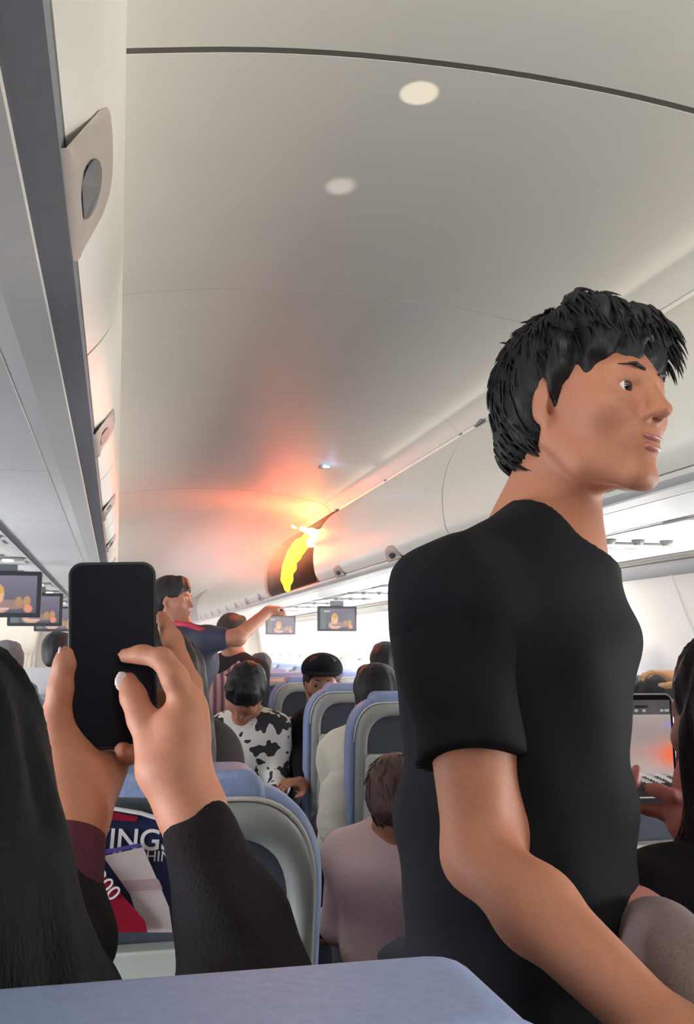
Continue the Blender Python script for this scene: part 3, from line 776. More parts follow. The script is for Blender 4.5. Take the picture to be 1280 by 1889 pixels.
def short_hair(body, c, Fm, m=None, h=0.005, s=1.0, fringe=True, vol=1.0, locks=0, seed=1, nape=-0.075):
    c = np.array(c, float); L = lambda a, b, z: c+s*(a*Fm[0]+b*Fm[1]+z*Fm[2])
    S = Solid(); v = 0.010*vol
    S.ell(L(0, -0.016, 0.042), np.array((0.077+v, 0.098+v, 0.082+1.2*v))*s, Fm, 0.02)
    S.ell(L(0, -0.045, -0.010), np.array((0.072+v*0.6, 0.068+v*0.6, 0.075))*s, Fm, 0.03)
    S.cap(L(-0.03, -0.085, -0.055), L(0.03, -0.085, -0.055), 0.018*s, k=0.03*s)
    if fringe:
        for i, a in enumerate(np.linspace(-0.05, 0.05, 7)):
            S.cap(L(a*0.9, 0.045, 0.100), L(a*1.12, 0.085-abs(a)*0.5, 0.060-0.006*math.sin(i*2.1)), 0.022*s, 0.010*s, 0.02*s)
    S.ell(L(0, 0.105, -0.03), np.array((0.078, 0.080, 0.082))*s, Fm, 0.012*s, '-')
    for q in (-1, 1):
        S.ell(L(q*0.085, 0.004, -0.022), np.array((0.030, 0.026, 0.036))*s, Fm, 0.010*s, '-')
    S.half(L(0, 0, nape), -Fm[2])
    o_noise = hair_noise(c, Fm, 0.003*vol, 55, seed)
    V, F = S.mesh(h*s, o_noise, 1)
    o = fast_mesh('hair', V, F, m or m_hair, body)
    if locks: add_locks(o, V, c, Fm, locks, seed, s)
    return o
def add_locks(o, V, c, Fm, n, seed, s=1.0, ln=0.032):
    """thin tapered strands lying on the hair, growing from the crown outward and down"""
    rg = np.random.default_rng(seed); me = o.data
    b = MB()
    idx = rg.choice(len(V), n)
    for i in idx:
        p = V[i]; q = (p-c)@Fm.T/s
        if q[2] < -0.10 or (q[1] > 0.035 and q[2] < 0.066) or (abs(q[0]) > 0.055 and -0.035 < q[1] < 0.05 and q[2] < 0.040): continue
        d = q-np.array([0.0, -0.05, 0.10]); d[2] -= 0.05
        out = nrm(q-np.array([0, -0.01, 0.02]))
        d = nrm(d+rg.normal(0, 0.03, 3)); d = nrm(d-out*np.dot(d, out)*0.9)
        pts = []
        l_ = ln*(0.6+0.8*rg.random()); cur = q+out*0.0005
        lift = rg.random()*0.16
        for k in range(5):
            pts.append(c+s*(cur@Fm)); 
            cur = cur+d*l_/4
            o2 = nrm(cur-np.array([0, -0.01, 0.02])); d = nrm(d-o2*(np.dot(d, o2)-lift*(0.25 if k < 2 else 0.1)))
        r = 0.0016*s
        b.tube(pts, [r, r*1.3, r*1.1, r*0.7, r*0.15], 4, False)
    bm_ = bmesh.new(); bm_.from_mesh(me)
    vs = [bm_.verts.new(v) for v in b.v]
    for f in b.f:
        try: bm_.faces.new([vs[k] for k in f]).smooth = True
        except ValueError: pass
    bm_.to_mesh(me); bm_.free()
def long_hair(body, c, Fm, m=None, h=0.007, length=0.45, back=True, s=1.0, spread=0.09, seed=2, front=False):
    c = np.array(c, float); L = lambda a, b, z: c+s*(a*Fm[0]+b*Fm[1]+z*Fm[2])
    S = Solid()
    S.ell(L(0, -0.016, 0.042), np.array((0.090, 0.110, 0.094))*s, Fm, 0.02)
    S.ell(L(0, -0.045, -0.030), np.array((0.090, 0.082, 0.10))*s, Fm, 0.04)
    for q in (-1, 0, 1):
        S.cap(L(q*0.05, -0.06, -0.06), np.array(L(q*spread*0.8, -0.09, -0.10))+np.array([0, 0, -length*0.6]), 0.055, 0.05, 0.04)
        S.cap(np.array(L(q*spread*0.8, -0.09, -0.10))+np.array([0, 0, -length*0.55]), np.array(L(q*spread*0.8, -0.085, -0.10))+np.array([0, 0, -length]), 0.05, 0.02, 0.04)
    if front:
        for q in (-1, 1): S.cap(L(q*0.082, 0.0, 0.0), np.array(L(q*0.10, 0.02, -0.12))+np.array([0, 0, -length*0.7]), 0.022, 0.02, 0.03)
    S.ell(L(0, 0.125, -0.03), np.array((0.066, 0.080, 0.10))*s, Fm, 0.012*s, '-')
    V, F = S.mesh(h*s, hair_noise(c, Fm, 0.006, 50, seed), 1)
    return fast_mesh('hair', V, F, m or m_hair, body)
def hand(S, wrist, dirv, palmn, s=1.0, curl=0.5, side=1, k=0.006):
    """wrist point, pointing direction, palm normal; side=+1 thumb on the right of (dir x palm)"""
    d = nrm(dirv); n = nrm(np.array(palmn, float)-d*np.dot(palmn, d)); t = np.cross(d, n)*side
    P = lambda a, b, c_: np.array(wrist)+s*(a*d+b*t+c_*n)
    S.ell(P(0.048, 0, 0), np.array((0.048, 0.041, 0.017))*s, np.array([d, t, n]), 0.02)
    S.cap(P(0.0, 0, 0), P(0.03, 0, 0), 0.026*s, 0.030*s, 0.02)
    for i, (b, ln, r) in enumerate(((0.030, 0.072, 0.0088), (0.010, 0.080, 0.0092), (-0.011, 0.074, 0.0088), (-0.030, 0.058, 0.0076))):
        c0 = P(0.088-abs(b-0.005)*0.25, b, 0); a = curl*0.9; seg = [ln*0.45, ln*0.32, ln*0.23]; pts = [P(0.06, b*0.9, 0), c0]; rr = [r*1.15*s, r*1.08*s]
        cur = c0; ang = a*0.6
        for q, l_ in enumerate(seg):
            cur = cur+s*l_*(math.cos(ang)*d+math.sin(ang)*n+0.06*b/0.03*t); pts.append(cur); rr.append(r*(1-0.09*(q+1))*s); ang += a
        S.chain(pts, rr, k)
    c0 = P(0.015, 0.030, 0.008); pts = [c0]; cur = c0
    for l_, dd in ((0.036, (0.62, 0.75, 0.25)), (0.030, (0.8, 0.45, 0.45*curl+0.1)), (0.024, (0.9, 0.1, 0.6*curl))):
        v = nrm(dd); cur = cur+s*l_*(v[0]*d+v[1]*t+v[2]*n); pts.append(cur)
    S.chain(pts, [0.017*s, 0.0125*s, 0.0105*s, 0.0082*s], 0.010)
def person(label, J, h=0.009, skin=None, shirt=None, pants=None, hair='short', hairm=None, sleeve=1.0, female=False, face=True, cat='person', group=None,
           vol=1.0, shirt_noise=0.0, locks=0, hair_len=0.35, nape=-0.075, hs=1.0, collar=None, front=False, extra=None, hair_h=None):
    """J: head centre, gaze forward, head up; neck, chest, pelvis; shoulders, elbows, wrists, hand directions; hips, knees, ankles (dict of points)"""
    skin = skin or m_skinb
    A = {k_: (np.array(v, float) if v is not None else None) for k_, v in J.items()}
    Fm = frame(A['face'], A.get('hup', (0, 0, 1)))
    w = 0.9 if female else 1.0
    bf = nrm(A['bf']); rt = nrm(np.cross(bf, (0, 0, 1)))
    S = Solid(); hc = A['head']
    head(S, hc, Fm, hs)
    nb = A['neck']
    S.cap(hc-0.060*Fm[2]*hs-0.020*Fm[1], nb, 0.050*w, 0.056*w, 0.025)
    root = empty('person', (float(A['pelvis'][0]), float(A['pelvis'][1]), 0.0))
    def torso(T, g, arms, k0=0.05):
        ch = A['chest']; pv = A['pelvis']; mid = (ch+pv)/2
        for q in (-1, 1):
            T.chain([nb-np.array([0, 0, 0.04])+q*rt*0.05, ch+q*rt*0.085*w, mid+q*rt*0.075*w, pv+q*rt*0.085], [0.055*w+g, 0.105*w+g, 0.098*w+g, 0.11+g], k0)
        T.ell(ch+bf*0.02, np.array((0.15*w, 0.11, 0.13))+g, np.array([rt, bf, (0, 0, 1)]), k0)
        for nm in 'RL':
            if A.get('sh'+nm) is None: continue
            T.cap(nb-np.array([0, 0, 0.015]), A['sh'+nm], 0.040+g, 0.050*w+g, 0.05)
            T.cap(ch+(A['sh'+nm]-ch)*0.3, A['sh'+nm], 0.085*w+g, 0.052*w+g, 0.05)
            if arms > 0 and A.get('el'+nm) is not None:
                t = min(1, arms*2); e = A['sh'+nm]+(A['el'+nm]-A['sh'+nm])*t
                T.cap(A['sh'+nm], e, 0.052*w+g, (0.052-0.012*t)*w+g*1.3, 0.03)
                if arms > 0.5:
                    t = (arms-0.5)*2; e2 = A['el'+nm]+(A['wr'+nm]-A['el'+nm])*t
                    T.cap(A['el'+nm], e2, 0.042*w+g*1.2, (0.042-0.012*t)*w+g*1.2, 0.03)
    torso(S, 0.0, 1.0)
    for nm in 'RL':
        if A.get('wr'+nm) is not None:
            hd = A.get('hd'+nm); hd = A['wr'+nm]-A['el'+nm] if hd is None else hd
            hn = A.get('hn'+nm); hn = np.array((0, 0, -1.0)) if hn is None else hn
            hand(S, A['wr'+nm], hd, hn, 0.95*w, J.get('curl', 0.5), 1 if nm == 'L' else -1)
        if A.get('kn'+nm) is not None:
            hp = A['pelvis']+(1 if nm == 'R' else -1)*rt*0.09
            S.cap(hp, A['kn'+nm], 0.082, 0.058, 0.04); S.cap(A['kn'+nm], A['an'+nm], 0.055, 0.038, 0.03)
            S.cap(A['an'+nm], A['an'+nm]+bf*0.16-np.array([0, 0, 0.03]), 0.036, 0.028, 0.02)
    if extra: extra(S)
    body = sol('body', S, h, skin, None); keep(body, root)
    nz = None
    if shirt_noise:
        def nz(P): return (shirt_noise*(np.sin(P[:, 2]*48+P[:, 0]*30)*np.sin(P[:, 0]*35-P[:, 1]*22+P[:, 2]*14))).astype(np.float32)
    T = Solid(); torso(T, 0.011, sleeve)
    # neckline
    T.ell(nb+np.array([0, 0, 0.045]), np.array((0.066, 0.066, 0.04))*w, None, 0.01, '-')
    T.half(A['pelvis']-np.array([0, 0, 0.06]), (0, 0, -1))
    keep(sol('shirt', T, h*1.0, shirt, None, nz), root)
    if A.get('knR') is not None and pants is not None:
        Q = Solid()
        for nm in 'RL':
            hp = A['pelvis']+(1 if nm == 'R' else -1)*rt*0.09
            Q.cap(hp, A['kn'+nm], 0.094, 0.070, 0.04); Q.cap(A['kn'+nm], A['an'+nm]+(A['kn'+nm]-A['an'+nm])*0.08, 0.068, 0.056, 0.03)
        Q.ell(A['pelvis'], (0.17, 0.12, 0.11), None, 0.04)
        keep(sol('trousers', Q, h*1.2, pants, None), root)
    if hair == 'short': o = short_hair(None, hc, Fm, hairm, hair_h or h*0.8, hs, True, vol, locks, 1, nape)
    elif hair == 'long': o = long_hair(None, hc, Fm, hairm, hair_h or h*0.9, hair_len, s=hs, front=front)
    else: o = None
    if o is not None:
        keep(o, root)
    if face:
        bp = [x for x in [root]][0]
        face_parts(bp, hc, Fm, hs, max(0.0022, h*0.35))
    tag(root, label, cat, group)
    root['_F'] = 1; del root['_F']
    return root, A, Fm
def seated(x, y, lean=(0, 0), face=(0, 1, 0), hup=(0, 0, 1), z=1.165, bf=(0, 1, 0), dx=0.0, dy=0.0, hands='lap', narrow=1.0):
    """joint set of someone sitting in the seat whose back stands at y"""
    bf = nrm(bf); rt = np.cross(bf, (0, 0, 1))
    pv = np.array([x, y+0.27, 0.605]); ch = np.array([x+lean[0]*0.5, y+0.25+lean[1]*0.5, 0.90]); nb = np.array([x+lean[0]*0.9, y+0.22+lean[1]*0.9, z-0.14])
    hd = np.array([x+lean[0]+dx, y+0.20+lean[1]+dy, z])
    J = dict(head=hd, face=face, hup=hup, neck=nb, chest=ch, pelvis=pv, bf=bf)
    for nm, q in (('R', 1), ('L', -1)):
        sh = nb+q*rt*0.165*narrow-np.array([0, 0, 0.075]); J['sh'+nm] = sh
        el = sh+q*rt*0.015+bf*0.10-np.array([0, 0, 0.25]); J['el'+nm] = el
        J['wr'+nm] = el+bf*0.21-q*rt*0.09+np.array([0, 0, -0.01]); J['hn'+nm] = (0, 0, -1)
        J['kn'+nm] = pv+bf*0.36+q*rt*0.09+np.array([0, 0, -0.02]); J['an'+nm] = J['kn'+nm]+bf*0.03+np.array([0, 0, -0.42])
    return J
# ---------------------------------------------------------------- the young man standing in the aisle
def standing_legs(J):
    bf = nrm(J['bf']); rt = np.cross(bf, (0, 0, 1)); pv = np.array(J['pelvis'], float)
    for nm, q in (('R', 1), ('L', -1)):
        J['kn'+nm] = np.array([pv[0], pv[1], 0.50])+q*rt*0.10+bf*0.02; J['an'+nm] = np.array([pv[0], pv[1], 0.09])+q*rt*0.11-bf*0.02
    return J
def slot(pts): return [at(*p) for p in pts]
bfM = nrm((0.88, -0.47, 0)); rtM = np.cross(bfM, (0, 0, 1))
HM = at(1080, 750, 1.05); FM = frame((0.43, -0.90, 0.02), (0.06, 0.03, 1))
rootM = empty('person', (-0.09, 1.08, 0))
SM = Solid(); head(SM, HM, FM, 0.95)
nbM = at(1010, 985, 1.09); chM = at(952, 1240, 1.08); pvM = at(968, 1850, 1.08)
SM.cap(HM-0.065*FM[2]-0.026*FM[1], nbM, 0.046, 0.054, 0.018)
SM.cap(HM-0.05*FM[2]-0.045*FM[1], nbM-0.03*FM[1], 0.040, 0.050, 0.03)
shR = at(842, 1120, 0.965); elR = at(884, 1578, 0.90); wrR = at(1245, 1925, 0.67); hdR = nrm(at(1330, 2010, 0.60)-wrR)
shL = nbM-rtM*0.145-np.array([0, 0, 0.09]); elL = shL+np.array([0.0, 0.03, -0.28]); wrL = elL+bfM*0.10+np.array([-0.05, 0.02, -0.20])
for (a, b, c_) in ((shR, elR, wrR), (shL, elL, wrL)):
    SM.cap(a, b, 0.046, 0.0330, 0.02); SM.cap(b, b+(c_-b)*0.35, 0.0325, 0.0345, 0.02); SM.cap(b+(c_-b)*0.35, c_, 0.0345, 0.024, 0.02)
hand(SM, wrR, hdR, (0.0, 0.1, -1), 1.0, 0.35, -1)
hand(SM, wrL, wrL-elL, (-0.8, 0.3, 0), 1.0, 0.6, 1)
def man_torso(T, g, w=0.97, legs=False):
    mid = (chM*0.55+pvM*0.45)
    for q in (-1, 1):
        T.chain([nbM-np.array([0, 0, 0.055])+q*rtM*0.05, chM+q*rtM*0.075*w, mid+q*rtM*0.068*w, pvM+q*rtM*0.070], [0.052*w+g, 0.104*w+g, 0.108*w+g, 0.114+g], 0.05)
    T.ell(chM+bfM*0.020+np.array([0, 0, 0.03]), np.array((0.14*w, 0.105, 0.12))+g, np.array([rtM, bfM, (0, 0, 1)]), 0.05)
    for sh in (shR, shL):
        T.cap(nbM-np.array([0, 0, 0.012]), sh+np.array([0, 0, 0.0]), 0.038+g, 0.048*w+g, 0.06)
        T.cap(chM+(sh-chM)*0.35, sh, 0.080*w+g, 0.050*w+g, 0.05)
man_torso(SM, 0.0)
bodyM = sol('body', SM, 0.0048, m_skin, None); keep(bodyM, rootM)
TM = Solid(); man_torso(TM, 0.013)
ncl = nrm(bfM*0.62+np.array([0, 0, 1.0])); acl = nrm(np.cross(ncl, bfM)); bcl = np.cross(ncl, acl)
TM.ell(nbM+bfM*0.030+rtM*0.012+ncl*0.030, (0.090, 0.096, 0.054), np.array([acl, bcl, ncl]), 0.006, '-')
TM.half(pvM-np.array([0, 0, 0.10]), (0, 0, -1))
def shirt_folds(P):
    a = P[:, 0]*bfM[0]+P[:, 1]*bfM[1]; z = P[:, 2]
    return (0.0035*np.sin(z*34+a*46+1.0)*np.sin(a*30-z*11)+0.0020*np.sin(z*70-a*28)).astype(np.float32)
TMs = TM
shirtM = sol('shirt', TMs, 0.0055, m_black, None, shirt_folds); keep(shirtM, rootM)
for sh, el in ((shR, elR), (shL, elL)):
    d_ = nrm(el-sh); e = sh+(el-sh)*0.64; SV = Solid()
    SV.cap(sh+np.array([0, 0, -0.004]), sh+(el-sh)*0.3, 0.062, 0.056, 0.03); SV.cap(sh+(el-sh)*0.3, sh+(el-sh)*1.0, 0.056, 0.053, 0.03)
    SV.cap(nbM-np.array([0, 0, 0.012])+(sh-nbM)*0.5, sh, 0.055, 0.060, 0.05)
    SV.half(e, d_+0.12*nrm(np.cross(d_, (1, 0, 0))), 0.004)
    keep(sol('sleeve', SV, 0.0045, m_black, None, lambda P: (0.0022*np.sin(P[:, 2]*60+P[:, 0]*40)).astype(np.float32)), rootM)
# collar rib following the neckline
def ring(c, n, r, tube, name, m, root, sq=(1, 1), wob=0.0, up=(0, 0, 1)):
    n = nrm(n); a = nrm(np.cross(n, up)) if abs(np.dot(n, nrm(up))) < 0.98 else nrm(np.cross(n, (1, 0, 0))); b = np.cross(n, a)
    pts = [np.array(c)+r*(sq[0]*math.cos(t)*a+sq[1]*math.sin(t)*b)+wob*math.sin(2*t)*n for t in np.linspace(0, 2*math.pi, 33)]
    o = MB().tube(pts, tube, 8, False).build(name, m, None, 0, True); keep(o, root); return o
QM = Solid()
for nm, q in (('R', 1), ('L', -1)):
    hp = pvM+q*rtM*0.08; kn = np.array([pvM[0], pvM[1], 0.5])+q*rtM*0.10+bfM*0.02; an = np.array([pvM[0], pvM[1], 0.09])+q*rtM*0.11
    QM.cap(hp, kn, 0.092, 0.066, 0.04); QM.cap(kn, an, 0.064, 0.05, 0.03)
QM.ell(pvM, (0.15, 0.115, 0.11), None, 0.04)
keep(sol('trousers', QM, 0.012, m_trouser, None), rootM)
for q in (-1, 1):
    an = np.array([pvM[0], pvM[1], 0.0])+q*rtM*0.11
    SH = Solid(); SH.cap(an+np.array([0, 0, 0.05])-bfM*0.04, an+bfM*0.14+np.array([0, 0, 0.035]), 0.045, 0.034, 0.03); SH.half(an+np.array([0, 0, 0.004]), (0, 0, -1))
    keep(sol('shoe', SH, 0.008, m_trouser, None), rootM)
# hair: thick, swept forward, tapering to the nape
def man_hair():
    c = HM; Fm = FM; s = 0.95; L = lambda a, b, z: c+s*(a*Fm[0]+b*Fm[1]+z*Fm[2])
    S = Solid()
    S.ell(L(0, -0.018, 0.048), np.array((0.087, 0.108, 0.086))*s, Fm, 0.02)
    S.ell(L(0, -0.052, 0.000), np.array((0.081, 0.078, 0.078))*s, Fm, 0.03)
    S.cap(L(-0.035, -0.082, -0.055), L(0.035, -0.082, -0.055), 0.024*s, k=0.03)
    S.cap(L(-0.025, -0.070, -0.10), L(0.025, -0.070, -0.10), 0.016*s, k=0.03)
    for i, a in enumerate((-0.070, -0.054, -0.036, -0.020, 0.006, 0.026, 0.044, 0.062)):
        tip = (a*1.10, 0.098-abs(a)*0.55, (0.046, 0.042, 0.044, 0.056, 0.070, 0.058, 0.046, 0.046)[i])
        S.chain([L(a*0.8, 0.030, 0.105), L(a*1.0, 0.090-abs(a)*0.4, 0.088), L(*tip)], [0.026*s, 0.017*s, 0.006*s], 0.014*s)
    for q in (-1, 1):
        S.chain([L(q*0.080, 0.030, 0.050), L(q*0.079, 0.020, 0.024), L(q*0.077, 0.014, 0.004)], [0.014*s, 0.010*s, 0.006*s], 0.012*s)
    S.ell(L(0, 0.112, -0.035), np.array((0.070, 0.080, 0.078))*s, Fm, 0.010*s, '-')
    for q in (-1, 1):
        S.ell(L(q*0.094, -0.006, -0.026), np.array((0.027, 0.021, 0.034))*s, Fm, 0.010*s, '-')
    S.half(L(0, 0, -0.118), -Fm[2]-0.5*Fm[1])
    V, F = S.mesh(0.0042, hair_noise(c, Fm, 0.0045, 55, 1.3), 1)
    o = fast_mesh('hair', V, F, m_hair, None); keep(o, rootM)
    add_locks(o, V, c, Fm, 1300, 5, s, 0.030)
man_hair()
face_parts(rootM, HM, FM, 0.95, 0.0022)
tag(rootM, 'young man with short black hair in a plain black T-shirt standing in the aisle', 'person')

# ---------------------------------------------------------------- woman in front, filming with her phone
rootA = empty('person', (-0.72, 0.62, 0))
def px(*p): return at(*p)
SA = Solid()
hA = np.array([-0.660, 0.66, 1.205]); FA = frame((0.12, 1, 0.02), (0, 0, 1))
head(SA, hA, FA, 0.98)
nA = np.array([-0.685, 0.635, 1.055]); cA = np.array([-0.70, 0.63, 0.90]); pA = np.array([-0.70, 0.64, 0.575])
rtA = np.array([1.0, 0, 0]); shAR = np.array([-0.555, 0.645, 1.02]); shAL = np.array([-0.865, 0.645, 1.02])
elAR = at(475, 1850, 0.80); wrAR = at(352, 1490, 0.862); elAL = at(82, 1900, 0.84); wrAL = at(130, 1530, 0.905)
SA.cap(hA-0.06*FA[2]-0.02*FA[1], nA, 0.046, 0.05, 0.025)
def torA(T, g):
    for q in (-1, 1): T.chain([nA-np.array([0, 0, 0.05])+q*rtA*0.05, cA+q*rtA*0.075, pA+q*rtA*0.08], [0.05+g, 0.095+g, 0.10+g], 0.05)
    for sh in (shAR, shAL): T.cap(nA-np.array([0, 0, 0.02]), sh, 0.036+g, 0.045+g, 0.05)
torA(SA, 0)
for a, b, c_ in ((shAR, elAR, wrAR), (shAL, elAL, wrAL)):
    SA.cap(a, b, 0.042, 0.036, 0.02); SA.cap(b, b+(c_-b)*0.4, 0.036, 0.034, 0.02); SA.cap(b+(c_-b)*0.4, c_, 0.034, 0.0265, 0.02)
# right hand: back of the hand, index bent to the glass, thumb up beside it
def ch(S, pts, k=0.007): S.chain([at(p[0], p[1], p[2]) for p in pts], [p[3] for p in pts], k)
ch(SA, [(352, 1490, .862, .0265), (330, 1420, .868, .0265), (338, 1350, .872, .022), (350, 1300, .874, .0145)], 0.012)
ch(SA, [(352, 1490, .862, .024), (300, 1415, .872, .020), (318, 1340, .876, .016)], 0.014)
ch(SA, [(348, 1308, .872, .0145), (322, 1250, .872, .0115), (300, 1216, .884, .0098), (262, 1207, .900, .0084), (231, 1209, .912, .0072)])
ch(SA, [(358, 1318, .880, .0125), (350, 1262, .900, .0105), (318, 1180, .935, .0092), (298, 1140, .952, .0078)])
ch(SA, [(356, 1350, .888, .0125), (345, 1290, .930, .0100), (315, 1240, .958, .0088), (280, 1225, .962, .0075)])
ch(SA, [(350, 1380, .890, .0115), (335, 1330, .935, .0090), (300, 1290, .960, .0080), (270, 1280, .962, .007)])
ch(SA, [(312, 1425, .870, .0185), (284, 1375, .878, .0150), (262, 1325, .888, .0125), (246, 1285, .900, .0112), (236, 1256, .910, .0088)], 0.008)
# left hand: thumb up the left edge, palm under the phone, little finger hooked below
ch(SA, [(130, 1530, .905, .0255), (126, 1470, .925, .029), (126, 1415, .935, .027), (112, 1370, .935, .020)], 0.014)
ch(SA, [(150, 1500, .915, .026), (172, 1440, .945, .024), (205, 1410, .958, .017)], 0.014)
ch(SA, [(116, 1385, .935, .0190), (104, 1325, .930, .0135), (112, 1270, .926, .0110), (119, 1225, .924, .0095), (121, 1205, .925, .0075)])
ch(SA, [(170, 1430, .950, .014), (212, 1408, .950, .0095), (238, 1392, .930, .0085), (226, 1383, .915, .0078)])
for yy in (1355, 1320, 1285, 1250):
    ch(SA, [(118, yy+40, .955, .013), (112, yy, .966, .0095), (150, yy-18, .972, .0085), (185, yy-22, .972, .0075)])
bodyA = sol('body', SA, 0.0036, m_skin, None); keep(bodyA, rootA)
for (p, nn, rr) in (((224, 1257, .9045), (-0.35, -1, 0.25), (0.0062, 0.0022, 0.0095)), ((110, 1208, .9235), (-0.9, -0.5, 0.2), (0.0018, 0.0055, 0.008))):
    n_ = Solid(); n_.ell(at(*p), rr, None, 0.002); keep(sol('nail', n_, 0.0014, m_nail, None, smooth=1), rootA)
TA = Solid(); torA(TA, 0.012)
for a, b, c_, t in ((shAR, elAR, wrAR, 0.84), (shAL, elAL, wrAL, 0.82)):
    TA.cap(a, b, 0.050, 0.044, 0.03); TA.cap(b, b+(c_-b)*0.4, 0.044, 0.042, 0.03); TA.cap(b+(c_-b)*0.4, b+(c_-b)*t, 0.042, 0.0320, 0.02)
TA.half(pA-np.array([0, 0, 0.03]), (0, 0, -1))
def foldsA(P): return (0.0048*np.sin(P[:, 2]*62+P[:, 0]*35)*np.sin(P[:, 0]*50+P[:, 1]*40)).astype(np.float32)
keep(sol('sweater', TA, 0.006, m_sleeve, None, foldsA), rootA)
# maroon cuff on the left wrist
CU = Solid(); d_ = nrm(wrAL-elAL); CU.cap(wrAL-d_*0.060, wrAL-d_*0.010, 0.0345, 0.0315)
keep(sol('maroon_cuff', CU, 0.004, m_maroon, None), rootA)
QA = Solid()
for q in (-1, 1):
    kn = pA+np.array([q*0.09, 0.32, -0.02]); QA.cap(pA+np.array([q*0.08, 0, 0]), kn, 0.09, 0.07, 0.04); QA.cap(kn, kn+np.array([0, -0.02, -0.40]), 0.066, 0.05, 0.03)
keep(sol('trousers', QA, 0.012, m_trouser, None), rootA)
HA = Solid()
HA.ell(hA+np.array([-0.005, -0.02, 0.04]), (0.092, 0.110, 0.095), None, 0.02)
HA.ell(hA+np.array([0.0, -0.05, -0.04]), (0.095, 0.085, 0.10), None, 0.04)
HA.cap(hA+np.array([0.03, -0.05, -0.04]), hA+np.array([0.085, -0.05, -0.13]), 0.065, 0.052, 0.05)
HA.cap(hA+np.array([0.083, -0.05, -0.12]), hA+np.array([0.088, -0.06, -0.40]), 0.052, 0.040, 0.05)
HA.cap(hA+np.array([-0.04, -0.05, -0.06]), hA+np.array([-0.06, -0.05, -0.42]), 0.070, 0.06, 0.05)
HA.cap(hA+np.array([0.0, -0.06, -0.10]), hA+np.array([0.02, -0.06, -0.42]), 0.075, 0.06, 0.05)
HA.ell(hA+np.array([0.01, 0.115, -0.03]), (0.068, 0.08, 0.10), None, 0.01, '-')
Vh, Fh = HA.mesh(0.006, hair_noise(hA, FA, 0.004, 60, 2), 1)
oh = fast_mesh('hair', Vh, Fh, m_hairjet, None); keep(oh, rootA)
face_parts(rootA, hA, FA, 0.98, 0.003)
tag(rootA, 'person with long black hair in a black sweater raising a phone with both hands', 'person')

def make_phone(c, w, h, u, v, label, screen=None, frame_m=None):
    """c centre, u width axis, v height axis; glass faces u x v reversed towards the viewer"""
    r = empty('phone', tuple(c)); n = nrm(np.cross(v, u))      # points away from the glass
    u = nrm(u); v = nrm(np.cross(u, n))
    Rm = Matrix(((u[0], n[0], v[0], c[0]), (u[1], n[1], v[1], c[1]), (u[2], n[2], v[2], c[2]), (0, 0, 0, 1)))
    r.matrix_world = Rm
    def K(o): o.parent = r; return o
    K(MB().prism(round_rect(0, 0, w, h, 0.013, 8), -0.0045, 0.0045).build('case', frame_m or m_case, None, 0.0018, seg=3))
    K(MB().prism(round_rect(0, 0, w-0.005, h-0.005, 0.0115, 8), -0.0052, -0.0040).build('glass', m_phone, None, 0.0004))
    K(MB().prism(round_rect(-w*0.24, h*0.36, w*0.42, w*0.42, 0.01, 6), 0.004, 0.0065).build('camera_bump', m_case, None, 0.001))
    if screen:
        s = screen_mesh('display', w-0.012, h-0.018, screen, 1.0, r); s.location = (0, -0.0055, -0.001)
    for zz in (0.25, 0.12):
        K(MB().box((w/2+0.0006, 0, h*zz), (0.0016, 0.003, 0.014)).build('side_button', frame_m or m_case, None, 0.0004))
    tag(r, label, 'phone'); return r
pc = at(208, 1207, 0.935)
make_phone(pc, 0.0800, 0.172, nrm((1, 0.02, 0.035)), nrm((-0.035, 0.02, 1)), 'black phone held up in both hands at the left, its screen dark')

# ---------------------------------------------------------------- woman at the right edge with a lit phone
rootB = empty('person', (0.33, 1.17, 0))
hB = at(1372, 1330, 1.16); FB = frame((-0.25, 1, -0.05)); SBd = Solid(); head(SBd, hB, FB, 0.97)
nB = hB-np.array([-0.01, 0.03, 0.15]); cB = np.array([hB[0]+0.03, 1.15, 0.88]); pB = np.array([hB[0]+0.08, 1.17, 0.575])
shBR = nB+np.array([0.16, 0, -0.065]); shBL = nB+np.array([-0.155, 0.02, -0.065])
pc2 = at(1197, 1388, 1.37)
elBR = shBR+np.array([-0.02, 0.14, -0.20]); elBL = shBL+np.array([0.02, 0.12, -0.23])
wrBR = at(1262, 1520, 1.33); wrBL = at(1120, 1560, 1.34)
for q in (-1, 1): SBd.chain([nB+np.array([q*0.05, 0, -0.05]), cB+np.array([q*0.075, 0, 0]), pB+np.array([q*0.08, 0, 0])], [0.05, 0.095, 0.10], 0.05)
for a, b, c_ in ((shBR, elBR, wrBR), (shBL, elBL, wrBL)):
    SBd.cap(nB-np.array([0, 0, 0.02]), a, 0.036, 0.045, 0.05); SBd.cap(a, b, 0.042, 0.034, 0.02); SBd.cap(b, c_, 0.034, 0.023, 0.02)
SBd.cap(hB-0.06*FB[2], nB, 0.046, 0.05, 0.02)
ch(SBd, [(1262, 1520, 1.33, .023), (1256, 1480, 1.345, .019), (1258, 1430, 1.36, .013), (1256, 1370, 1.375, .0105), (1254, 1320, 1.38, .0092)], 0.012)
ch(SBd, [(1256, 1490, 1.345, .016), (1236, 1470, 1.338, .0125), (1214, 1458, 1.345, .0105), (1194, 1456, 1.352, .0090)])
ch(SBd, [(1254, 1510, 1.35, .014), (1226, 1500, 1.352, .011), (1200, 1494, 1.36, .0095), (1172, 1490, 1.37, .0085)])
for yy in (1340, 1380, 1420): ch(SBd, [(1262, yy+40, 1.375, .012), (1262, yy, 1.392, .009), (1230, yy-10, 1.40, .008)])
ch(SBd, [(1120, 1560, 1.34, .023), (1125, 1510, 1.355, .022), (1148, 1470, 1.36, .013), (1166, 1440, 1.352, .0100), (1174, 1418, 1.352, .0080)], 0.012)
